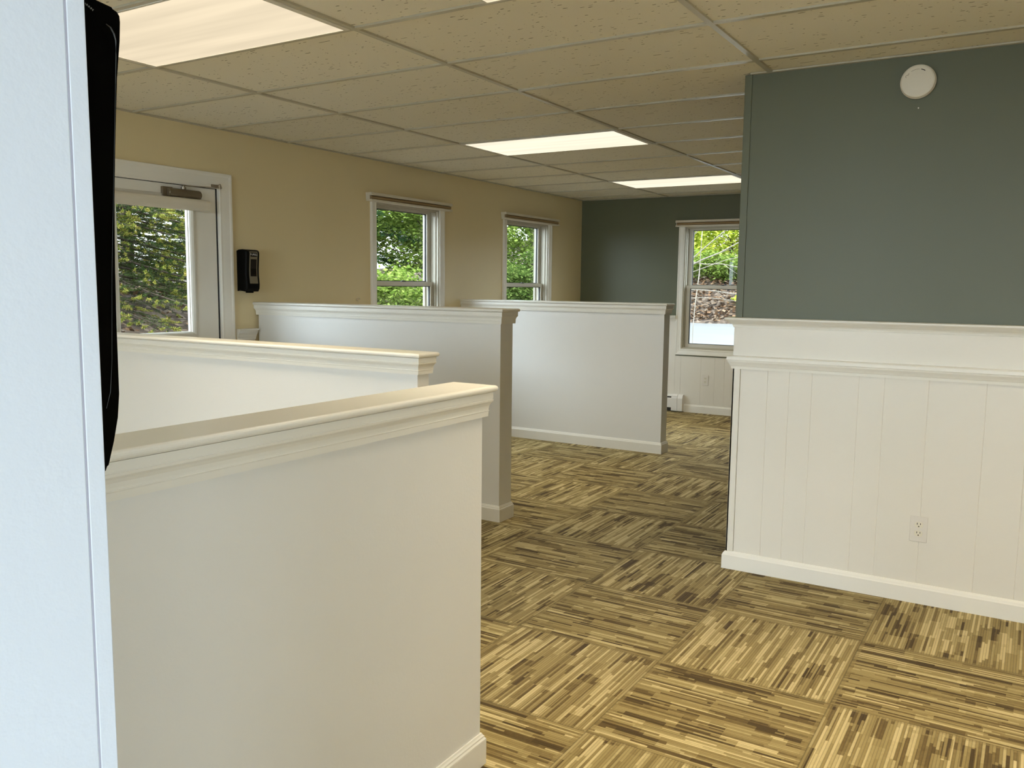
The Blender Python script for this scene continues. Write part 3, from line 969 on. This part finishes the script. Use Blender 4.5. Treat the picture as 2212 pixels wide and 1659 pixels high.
# screw left in the green wall
def wall_dot(name, x, z, mp, r, label, mat, cat='screw'):
    b = disc_lathe(B(), [(r, 0.0), (r, 0.002), (r * 0.6, 0.003)], (x, z), mp, 12)
    prop(link(name, b, mat), label, cat)
wall_dot('wall_screw', 4.118, 2.142, MD, 0.003, 'tiny pale screw in the green wall below the smoke detector', M_['plastic'])
wall_dot('wall_screw', 5.985, 1.46, MX, 0.010, 'small pale screw plug in the cream wall by the far corner', M_['cassette'])
b = B()
tube(b, [(0.004, 2.555 + 0.020 * math.cos(a), 1.253 + 0.012 * math.sin(a)) for a in [0.3 * i for i in range(18)]], 0.0022, 6)
prop(link('wall_hook', b, M_['cassette']), 'small bent hook on the cream wall left of the first window', 'hook')

# baseboard heater
ht = prop(empty('baseboard_heater', (0.7, YB, 0)), 'white baseboard heater at the foot of the green wall', 'heater')
hx0, hx1 = 0.02, 1.255
b = B(); box(b, hx0, hx1, YB - 0.055, YB - 0.012, 0.012, 0.172); link('fins', b, M_['fin'], ht)
b = B(); sweep(b, [(0.045, 0.058), (0.045, 0.062), (0.150, 0.062), (0.154, 0.058), (0.150, 0.056), (0.045, 0.056)], lambda z, d, t: (t, YB - d, z), hx0, hx1); link('front_cover', b, M_['heater'], ht)
b = B(); sweep(b, [(0.172, 0.012), (0.172, 0.054), (0.168, 0.060), (0.176, 0.062), (0.186, 0.052), (0.190, 0.040), (0.190, 0.012)], lambda z, d, t: (t, YB - d, z), hx0, hx1); link('top_hood', b, M_['heater'], ht)
for (a0, a1) in ((1.190, 1.258), (1.262, 1.318)):
    b = B(); sweep(b, [(0.012, 0.012), (0.012, 0.068), (0.150, 0.068), (0.176, 0.060), (0.190, 0.044), (0.193, 0.012)], lambda z, d, t: (t, YB - d, z), a0, a1)
    link('end_cap', b, M_['heater'], ht)

# ------------------------------------------------------------------ hand sanitizer dispensers
def dispenser_parts(root, mp, w_, h_, d_, scale=1.0):
    """mp(a, b, d): a across, b up from the bottom, d out of the wall; centred on a = 0."""
    hw = w_ / 2
    # side outline (depth, height) of the body
    side = [(0.0, 0.02), (0.0, 0.97), (0.25, 0.995), (0.62, 1.0), (0.85, 0.985), (0.955, 0.95), (0.975, 0.90), (0.90, 0.55), (0.90, 0.40), (0.96, 0.18), (0.93, 0.08), (0.80, 0.01), (0.45, 0.03), (0.30, 0.045)]
    b = B()
    cols = []
    for a, k in ((-hw, 0.86), (-hw * 0.93, 0.965), (-hw * 0.8, 1.0), (hw * 0.8, 1.0), (hw * 0.93, 0.965), (hw, 0.86)):
        cols.append([b.verts.new(mp(a, q * h_, p * d_ * k)) for p, q in side])
    n = len(side)
    for c0, c1 in zip(cols, cols[1:]):
        for i in range(n):
            b.faces.new((c0[i], c0[(i + 1) % n], c1[(i + 1) % n], c1[i]))
    b.faces.new(cols[0]); b.faces.new(cols[-1][::-1])
    link('body', b, M_['black'], root)
    # front panel following the front
    fr = [(0.965, 0.955), (0.985, 0.90), (0.912, 0.55), (0.912, 0.40), (0.962, 0.20)]
    def slab(a0, a1, pts, off, th, mat, name, parent=root):
        b = B()
        f = [[b.verts.new(mp(a, q * h_, p * d_ + o)) for (p, q) in pts] for a in (a0, a1) for o in (off, off + th)]
        m = len(pts)
        for i in range(m - 1):
            b.faces.new((f[1][i], f[1][i + 1], f[3][i + 1], f[3][i]))
            b.faces.new((f[0][i], f[1][i], f[1][i + 1], f[0][i + 1]))
            b.faces.new((f[2][i], f[2][i + 1], f[3][i + 1], f[3][i]))
        for i in (0, m - 1):
            b.faces.new((f[0][i], f[1][i], f[3][i], f[2][i]))
        o = link(name, b, mat, root)
        return o
    slab(-hw * 0.60, hw * 0.60, fr, -0.001, 0.002, M_['greyfront'], 'front_panel')
    mid = [(0.955, 0.77), (0.912, 0.55), (0.912, 0.40), (0.921, 0.37)]
    slab(-hw * 0.42, hw * 0.42, mid, 0.0005, 0.003, M_['smoke'], 'level_window')
    slab(-hw * 0.46, hw * 0.46, [(0.979, 0.925), (0.968, 0.835)], 0.0005, 0.0022, M_['gloss_black'], 'badge')
    cu = bpy.data.curves.new('logo', 'FONT')
    cu.body = 'PURELL'
    cu.align_x = 'CENTER'; cu.align_y = 'CENTER'
    cu.size = 0.020 * h_ / 0.29
    cu.extrude = 0.0003
    t = bpy.data.objects.new('logo', cu)
    cu.materials.append(M_['logo'])
    COL.objects.link(t)
    X_, Y_ = Vector(mp(1, 0, 0)) - Vector(mp(0, 0, 0)), Vector(mp(0, 1, 0)) - Vector(mp(0, 0, 0))
    Z_ = X_.cross(Y_)
    m = Matrix((X_, Y_, Z_)).transposed().to_4x4()
    m.translation = Vector(mp(0, 0.880 * h_, 0.976 * d_ + 0.0036))
    t.matrix_world = m
    dg = bpy.context.evaluated_depsgraph_get()
    me = bpy.data.meshes.new_from_object(t.evaluated_get(dg))
    me.transform(m)
    bpy.data.objects.remove(t); bpy.data.curves.remove(cu)
    t = bpy.data.objects.new('logo', me)
    COL.objects.link(t)
    t.parent = root
    t.matrix_parent_inverse = Matrix.Translation(-Vector(root.location))
    b = B()
    p, q = Vector(mp(-hw * 0.35, -0.006, 0.35 * d_)), Vector(mp(hw * 0.35, 0.03 * h_, 0.7 * d_))
    box(b, min(p.x, q.x), max(p.x, q.x), min(p.y, q.y), max(p.y, q.y), min(p.z, q.z), max(p.z, q.z), 0.002)
    link('nozzle', b, M_['gloss_black'], root)


d1 = prop(empty('soap_dispenser', (0, 1.412, 1.315)), 'black and grey hand sanitizer dispenser mounted beside the door casing', 'soap dispenser')
dispenser_parts(d1, lambda a, b, d: (d, 1.412 + a, 1.313 + b), 0.114, 0.283, 0.102)

# the second one, on the end of the near post, seen from its side
d2 = prop(empty('soap_dispenser', (4.0, NY, 1.25)), 'glossy black dispenser fixed to the near white post, seen from the side', 'soap dispenser')
SX = 4.080
side2 = [(NY + 0.0015, 1.561), (-2.290, 1.5605), (-2.274, 1.5595), (-2.262, 1.5578), (-2.2575, 1.5565), (-2.2555, 1.5540), (-2.2552, 1.5500), (-2.2570, 1.537), (-2.2600, 1.513), (-2.2630, 1.473), (-2.2655, 1.433), (-2.267, 1.393), (-2.2678, 1.350), (-2.2680, 1.302), (-2.2697, 1.286), (-2.2733, 1.270), (-2.2757, 1.262), (-2.2780, 1.254), (-2.2795, 1.2500), (-2.2825, 1.2480), (-2.30, 1.2488), (NY + 0.0015, 1.252)]
def extr(pts, x0, x1, inset=0.0):
    b = B()
    sweep(b, pts, lambda y, z, x: (x, y, z), x0, x1)
    if inset:
        e = [e for e in b.edges if abs(e.verts[0].co.x - e.verts[1].co.x) < 1e-6]
        bmesh.ops.bevel(b, geom=e, offset=inset, segments=4, affect='EDGES', profile=0.6)
    return b
link('body', extr(side2, SX - 0.15, SX, 0.0025), M_['gloss_black'], d2)

b = B(); sweep(b, [(-2.275, 1.300), (-2.2682, 1.300), (-2.2690, 1.286), (-2.2708, 1.2745), (-2.2740, 1.261), (-2.2762, 1.254), (-2.2785, 1.2515), (-2.2815, 1.256)], lambda y, z, x: (x, y, z), SX - 0.13, SX - 0.006)
link('drip_guard', b, M_['clear'], d2)
b = B(); tube(b, [(SX + 0.0002, y, z) for y, z in ((-2.2665, 1.546), (-2.2635, 1.5445), (-2.2612, 1.5410), (-2.2600, 1.5370), (-2.2602, 1.528), (-2.2618, 1.503), (-2.266, 1.44), (-2.270, 1.38), (-2.2725, 1.325), (-2.2745, 1.304), (-2.278, 1.293))], [0.0003, 0.0006, 0.0007, 0.0005, 0.0003, 0.00015, 0.0001, 0.0001, 0.0001, 0.0002, 0.0001], 6)
link('seam', b, M_['seam_highlight'], d2)  # grey tube along the side seam, highlight curve put into its colour
b = B()
for k in range(4):
    y = -2.2805 + k * 0.0014; z = 1.5555 - k * 0.0007
    tube(b, [(SX + 0.0003, y, z), (SX + 0.0003, y + 0.0007, z - 0.0016), (SX + 0.0003, y + 0.0013, z - 0.0004)], 0.0002, 5)
link('printed_mark', b, M_['clear'], d2)

# ------------------------------------------------------------------ outside: ground, road, house
def gz(x, y):
    z = -0.15
    if x < -1.0:
        z += 0.36 * (min(-1.0 - x, 3.7)) + 0.03 * max(0.0, -4.7 - x)
    if y > YB:
        back = -0.15 + 0.064 * (min(y, 16.8) - YB)
        if y > 16.8: back += 0.44 * min(y - 16.8, 2.3) + 0.10 * max(0.0, y - 19.1)
        t = min(1, max(0, (-x - 1.0 - 0.42 * (y - YB)) / 2.0))
        z = back * (1 - t) + max(z, back) * t
    return z
bm = B()
NXg, NYg = 96, 96
gx = [-34 + 64 * i / NXg for i in range(NXg + 1)]
gy = [-22 + 70 * i / NYg for i in range(NYg + 1)]
rn = random.Random(5)
gv = [[None] * (NYg + 1) for _ in range(NXg + 1)]
for i, x in enumerate(gx):
    for j, y in enumerate(gy):
        inside = -1.2 < x < XR + 1.2 and YF - 1.2 < y < YB + 1.2
        gv[i][j] = bm.verts.new((x, y, (-0.19 if inside else gz(x, y) - 0.02) + (0 if inside or (y > YB and y < 16.8 and x > -1) else rn.uniform(-0.05, 0.05))))
for i in range(NXg):
    for j in range(NYg):
        bm.faces.new((gv[i][j], gv[i + 1][j], gv[i + 1][j + 1], gv[i][j + 1]))
prop(link('ground', bm, M_['litter'], smooth=True), 'sloping ground covered with brown leaf litter', kind='structure')
bm = B()
ys = [YB + 0.3, 8, 10, 12, 14, 15.5, 16.9]
ra = [[bm.verts.new((x, y, -0.15 + 0.064 * (y - YB) + 0.03 + dz)) for x in (-1.2 - 0.40 * (y - YB), 14)] for y in ys for dz in (0.0,)]
for a_, c_ in zip(ra, ra[1:]): bm.faces.new((a_[0], a_[1], c_[1], c_[0]))
prop(link('road', bm, M_['asphalt']), 'pale grey road outside the far window', kind='structure')

bm = B(); box(bm, -6, 16, -22, YF - 0.3, -0.17, -0.14)  # unseen pale ground added to bounce daylight through the front windows
prop(link('bounce_slab', bm, M_['bounce_pale']), 'unseen pale slab added before the building to bounce daylight in', kind='structure')

house = prop(empty('house', (-22, 20, 2)), 'pale clapboard house glimpsed between the trees', 'house')
b = B(); box(b, -25, -17.5, 15.5, 30, 1.0, 6.2); link('wall', b, M_['siding'], house)
b = B(); sweep(b, [(-26, 6.1), (-21.2, 9.2), (-16.6, 6.1), (-16.6, 6.3), (-21.2, 9.45), (-26, 6.3)], lambda p, q, t: (p, t, q), 15, 30.5); link('roof', b, M_['roof'], house)
for y0 in (17.5, 21.0, 24.5):
    b = B(); box(b, -17.5, -17.44, y0, y0 + 1.0, 2.9, 4.4); link('window', b, M_['gasket'], house)

# ------------------------------------------------------------------ plants
def leaf_quad(bm, p, n, s, rnd, asp=0.6):
    t = Vector((rnd.gauss(0, 1), rnd.gauss(0, 1), rnd.gauss(0, 1)))
    t = (t - n * t.dot(n))
    if t.length < 1e-4: return
    t.normalize()
    q = n.cross(t)
    a = s * rnd.uniform(0.7, 1.3)
    bm.faces.new((bm.verts.new(p), bm.verts.new(p + t * a * 0.5 + q * a * asp * 0.5), bm.verts.new(p + t * a), bm.verts.new(p + t * a * 0.5 - q * a * asp * 0.5)))


def tree(name, base, trunk_h, crown, clusters, per, leaf, mat, bark, label, cat='tree', group=None, seed=1, tr=0.08, clr=0.35, branches=26):
    """crown = (cx, cy, cz, rx, ry, rz) relative to the base."""
    rnd = random.Random(seed)
    bx_, by_, bz_ = base
    root = prop(empty(name, base), label, cat, group)
    cx, cy, cz, rx, ry, rz = crown
    b = B()
    top = Vector((bx_ + cx, by_ + cy, bz_ + cz + rz * 0.6))
    tube(b, [(bx_, by_, bz_ - 0.2), (bx_ + cx * 0.3, by_ + cy * 0.3, bz_ + trunk_h * 0.5), (bx_ + cx * 0.7, by_ + cy * 0.7, bz_ + cz), top], [tr, tr * 0.8, tr * 0.5, tr * 0.12], 8)
    cl = []
    for k in range(clusters):
        while True:
            v = Vector((rnd.uniform(-1, 1), rnd.uniform(-1, 1), rnd.uniform(-1, 1)))
            if 0.2 < v.length < 1: break
        cl.append(Vector((bx_ + cx + v.x * rx, by_ + cy + v.y * ry, bz_ + cz + v.z * rz)))
    for k in range(branches):
        c = cl[k % len(cl)]
        s = Vector((bx_ + cx * 0.5, by_ + cy * 0.5, bz_ + max(trunk_h * 0.5, min(cz, c.z - bz_ - 0.35))))
        m = (s + c) / 2 + Vector((rnd.uniform(-.15, .15), rnd.uniform(-.15, .15), rnd.uniform(0, .15)))
        tube(b, [s, m, c], [tr * 0.3, tr * 0.18, tr * 0.05], 5)
    link('trunk', b, bark, root)
    b = B()
    for c in cl:
        cr = clr * rnd.uniform(0.6, 1.2)
        for _ in range(per):
            d = Vector((rnd.gauss(0, 1), rnd.gauss(0, 1), rnd.gauss(0, .6)))
            p = c + d * cr * 0.5
            n = Vector((rnd.gauss(0, .6), rnd.gauss(0, .6), 1)).normalized()
            leaf_quad(b, p, n, leaf, rnd)
    me = bpy.data.meshes.new('foliage'); b.to_mesh(me); b.free(); me.materials.append(mat)
    o = bpy.data.objects.new('foliage', me); COL.objects.link(o); o.parent = root
    o.matrix_parent_inverse = Matrix.Translation(-Vector(root.location))
    return root


def conifer(name, base, height, rad, z0, boughs, label, seed=3, tips=True, needle=0.030, mats=('needle', 'shoot'), droop=0.25, twigs=26, per=26, tr=0.10):
    rnd = random.Random(seed)
    root = prop(empty(name, base), label, 'tree')
    bx_, by_, bz_ = base
    bt, bn, bs = B(), B(), B()
    tube(bt, [(bx_, by_, bz_ - 0.2), (bx_, by_, bz_ + height)], [tr, 0.01], 10)
    for k in range(boughs):
        f = (k + rnd.random()) / boughs
        z = bz_ + z0 + (height - z0) * f
        L = rad * (1 - 0.75 * f) * rnd.uniform(0.75, 1.1)
        az = k * 2.399 + rnd.uniform(-.3, .3)
        d = Vector((math.cos(az), math.sin(az), 0))
        sd = Vector((-d.y, d.x, 0))
        def P(t): return Vector((bx_, by_, z)) + d * (L * t) + Vector((0, 0, -droop * L * (t ** 1.3) + 0.14 * L * max(0, t - 0.7)))
        tube(bt, [P(t) for t in (0, .3, .6, .85, 1)], [0.020, 0.014, 0.009, 0.005, 0.002], 5)
        for i in range(twigs):
            t = 0.22 + 0.78 * (i + rnd.random()) / twigs
            s = -1 if i % 2 else 1
            tl = L * 0.42 * (1.08 - t) * rnd.uniform(0.6, 1.2) + 0.06
            p0 = P(t)
            td = (d * 0.75 + sd * s + Vector((0, 0, rnd.uniform(-0.45, 0.12)))).normalized()
            tube(bt, [p0, p0 + td * tl], [0.004, 0.0015], 3, cap=False)
            n = max(6, int(per * tl / 0.3))
            if k % 2 == 0 and tl > 0.3: n = int(n * 0.8)
            for q in range(n):
                u_ = (q + rnd.random()) / n
                c = p0 + td * (tl * u_)
                isT = tips and (tl * (1 - u_) < 0.085)
                nd = (td * 0.8 + Vector((rnd.gauss(0, .55), rnd.gauss(0, .55), rnd.gauss(0, .55)))).normalized()
                ln = needle * rnd.uniform(0.7, 1.2)
                wv = nd.cross(Vector((rnd.gauss(0, 1), rnd.gauss(0, 1), rnd.gauss(0, 1)))).normalized() * (ln * (0.30 if isT else 0.17))
                tg = bs if isT else bn
                tg.faces.new((tg.verts.new(c - wv * 0.5), tg.verts.new(c + wv * 0.5), tg.verts.new(c + nd * ln)))
                if isT:
                    for _ in range(3):
                        nd2 = (td + Vector((rnd.gauss(0, .5), rnd.gauss(0, .5), rnd.gauss(0, .5)))).normalized()
                        wv2 = nd2.cross(Vector((0.3, 0.2, 1))).normalized() * ln * 0.35
                        tg.faces.new((tg.verts.new(c - wv2 * 0.5), tg.verts.new(c + wv2 * 0.5), tg.verts.new(c + nd2 * ln * 0.9)))
    link('trunk', bt, M_['bark'], root)
    for nm, b, mt in (('needles', bn, mats[0]), ('new_shoots', bs, mats[1])):
        if not len(b.faces): b.free(); continue
        me = bpy.data.meshes.new(nm); b.to_mesh(me); b.free(); me.materials.append(M_[mt])
        o = bpy.data.objects.new(nm, me); COL.objects.link(o); o.parent = root
        o.matrix_parent_inverse = Matrix.Translation(-Vector(root.location))
    return root


conifer('spruce_tree', (-5.3, 3.35, gz(-5.3, 3.35)), 5.0, 2.7, 0.1, 230, 'spruce with yellow-green new tips outside the glazed door', seed=4, needle=0.036, twigs=32, per=72)
conifer('pine_tree', (-6.9, 8.7, gz(-6.9, 8.7)), 8.0, 3.0, 0.6, 84, 'dark pine filling the upper part of the window nearest the door', seed=9, tips=False, needle=0.075, mats=('pine', 'pine'), twigs=28, per=64, tr=0.12)
conifer('spruce_tree', (-9.4, 7.0, gz(-9.4, 7.0)), 8.0, 2.6, 0.2, 150, 'darker spruce standing behind the yellow-tipped one', seed=12, tips=False, needle=0.07, twigs=26, per=46, tr=0.12)
G1 = 'leafy trees beyond the left windows'
tree('leafy_tree', (-4.75, 9.75, gz(-4.75, 9.75)), 0.8, (0, 0, 1.35, 1.15, 1.25, 1.35), 150, 120, 0.075, M_['leaf'], M_['bark'], 'bright leafy tree outside the window nearest the door', group=G1, seed=21, tr=0.05)
tree('leafy_tree', (-11.0, 15.0, gz(-11, 15.0)), 2.0, (0, 0, 3.0, 2.6, 2.6, 3.0), 170, 100, 0.14, M_['leaf_dark'], M_['bark'], 'dark green tree far behind the pine', group=G1, seed=22, clr=0.6, tr=0.14)
tree('leafy_tree', (-4.8, 13.6, gz(-4.8, 13.6)), 1.0, (0, 0, 1.8, 1.6, 1.6, 1.9), 190, 120, 0.085, M_['leaf'], M_['pale_bark'], 'light green tree with pale stems outside the cream-wall window by the far corner', group=G1, seed=23, clr=0.42, tr=0.05)
tree('leafy_tree', (-8.0, 19.0, gz(-8.0, 19.0)), 2.0, (0, 0, 2.8, 2.6, 2.4, 3.0), 170, 100, 0.13, M_['leaf_dark'], M_['bark'], 'dense darker tree behind the pale-stemmed one', group=G1, seed=24, clr=0.6, tr=0.14)
tree('shrub', (-3.45, 7.0, gz(-3.45, 7.0)), 0.3, (0, 0, 0.40, 0.75, 0.9, 0.45), 80, 110, 0.065, M_['leaf'], M_['bark'], 'low green shrub under the window nearest the door', 'shrub', seed=25, clr=0.25, tr=0.02)
tree('shrub', (-3.6, 11.3, gz(-3.6, 11.3)), 0.3, (0, 0, 0.75, 0.7, 0.9, 0.85), 90, 110, 0.07, M_['leaf_dark'], M_['bark'], 'low dark shrub under the cream-wall window by the far corner', 'shrub', seed=26, clr=0.25, tr=0.02)
for k, (x, y, s_, lab) in enumerate(((-3.1, 22.0, 1.0, 'lime green tree on the left of the far window view'), (1.5, 22.2, 1.0, 'lime green tree in the middle of the far window view'), (-7.0, 27.0, 1.3, 'lime green tree farthest left above the bank'), (6.2, 23.5, 1.0, 'lime green tree farthest right above the bank'), (-0.9, 27.8, 1.6, 'tall lime green tree highest on the bank'))):
    tree('leafy_tree', (x, y, gz(x, y)), 1.0 * s_, (0, 0, 1.75 * s_, 2.1 * s_, 1.6 * s_, 1.9 * s_), 150, 95, 0.13 * s_, M_['lime'], M_['bark'], lab, group='lime green trees above the bank', seed=40 + k, clr=0.6, tr=0.08)
for k, (x, y, lab) in enumerate(((-2.4, 19.6, 'undergrowth bush at the left of the bank'), (0.3, 19.7, 'undergrowth bush in the middle of the bank'), (3.0, 19.6, 'undergrowth bush at the right of the bank'))):
    tree('bush', (x, y, gz(x, y)), 0.2, (0, 0, 0.35, 1.25, 0.55, 0.40), 70, 80, 0.09, M_['leaf'], M_['bark'], lab, 'bush', group='undergrowth along the bank', seed=60 + k, clr=0.32, tr=0.02)
for k, (x, y, s_, lab) in enumerate(((-1.42, 17.75, 0.30, 'larger bright green seedling in the leaf litter beside the road'), (-0.62, 17.55, 0.20, 'smaller bright green seedling in the leaf litter beside the road'))):
    tree('seedling', (x, y, gz(x, y)), 0.1, (0, 0, 0.20, s_ * 0.8, s_ * 0.6, s_ * 0.6), 12, 26, 0.09, M_['lime'], M_['bark'], lab, 'plant', seed=70 + k, clr=0.14, tr=0.01, branches=8)

# bare branches and a hanging vine in front of the far window's trees
def ray(px, py, zc):
    return Vector((CX, CY, CZ)) + (fwd + rgt * ((px - 1106) / FPX) + upv * ((829.5 - py) / FPX)) * zc
rb = random.Random(3)
b = B()
trunk_x, trunk_y = -2.75, 17.4
gzz = gz(trunk_x, trunk_y)
tube(b, [(trunk_x, trunk_y, gzz - 0.1), (trunk_x + .05, trunk_y, gzz + 1.5), (trunk_x - .05, trunk_y + .1, gzz + 3.4), (trunk_x, trunk_y, gzz + 5)], [0.06, 0.05, 0.035, 0.012], 7)
for (z0, dx, dz, cv, r) in ((1.05, 2.6, 0.9, 0.1, 0.020), (1.15, 2.4, 1.7, 0.05, 0.016), (1.2, 2.8, -0.5, 0.1, 0.014), (0.55, 2.5, 0.05, -0.10, 0.016), (1.7, 1.9, 1.5, 0.0, 0.014), (0.9, 2.2, 0.5, 0.1, 0.012), (0.35, 2.7, -0.2, 0.06, 0.010), (2.0, 2.6, 1.9, 0.1, 0.016)):
    p = []
    for t in range(7):
        f = t / 6
        p.append((trunk_x + dx * f, trunk_y - 0.4 * f + rb.uniform(-.03, .03), gzz + z0 + dz * f + cv * math.sin(f * PI) + rb.uniform(-.03, .03)))
    tube(b, p, [r * (1 - 0.8 * t / 6) for t in range(7)], 5)
    for q in range(4):
        s = Vector(p[2 + q % 4])
        tube(b, [s, s + Vector((rb.uniform(.1, .4), rb.uniform(-.1, .1), rb.uniform(-.3, .3)))], [r * .45, 0.002], 4)
prop(link('bare_tree', b, M_['pale_bark']), 'leafless pale branches reaching across the far window view', 'tree')
b = B()
v0, v1 = ray(1517, 500, 15.0), ray(1497, 705, 15.0)
tube(b, [v0 + Vector((0, 0, 3)), v0, v0.lerp(v1, 0.45) + Vector((0.02, 0, 0)), v0.lerp(v1, 0.75), v1, (v1.x, v1.y, gz(v1.x, v1.y) - 0.1)], [0.006, 0.008, 0.010, 0.008, 0.007, 0.006], 5)
prop(link('hanging_vine', b, M_['pale_bark']), 'thin pale vine hanging straight down outside the far window', 'vine')

# fallen leaves on the banks
rl = random.Random(8)
b = B()
for _ in range(9000):
    if rl.random() < 0.6: x, y = rl.uniform(-5, 5), 16.95 + 3.0 * rl.random() ** 1.4
    else: x, y = rl.uniform(-7.5, -2.2), rl.uniform(0.5, 9)
    n = Vector((rl.gauss(0, .5), rl.gauss(0, .5), 1)).normalized()
    leaf_quad(b, Vector((x, y, gz(x, y) + rl.uniform(0.0, 0.06))), n, 0.11 if y > 16 else 0.07, rl, 0.75)
me = bpy.data.meshes.new('fallen_leaves'); b.to_mesh(me); b.free(); me.materials.append(M_['fallen'])
o = bpy.data.objects.new('fallen_leaves', me); COL.objects.link(o)
prop(o, 'brown fallen leaves lying over the banks outside', 'leaves', kind='stuff')
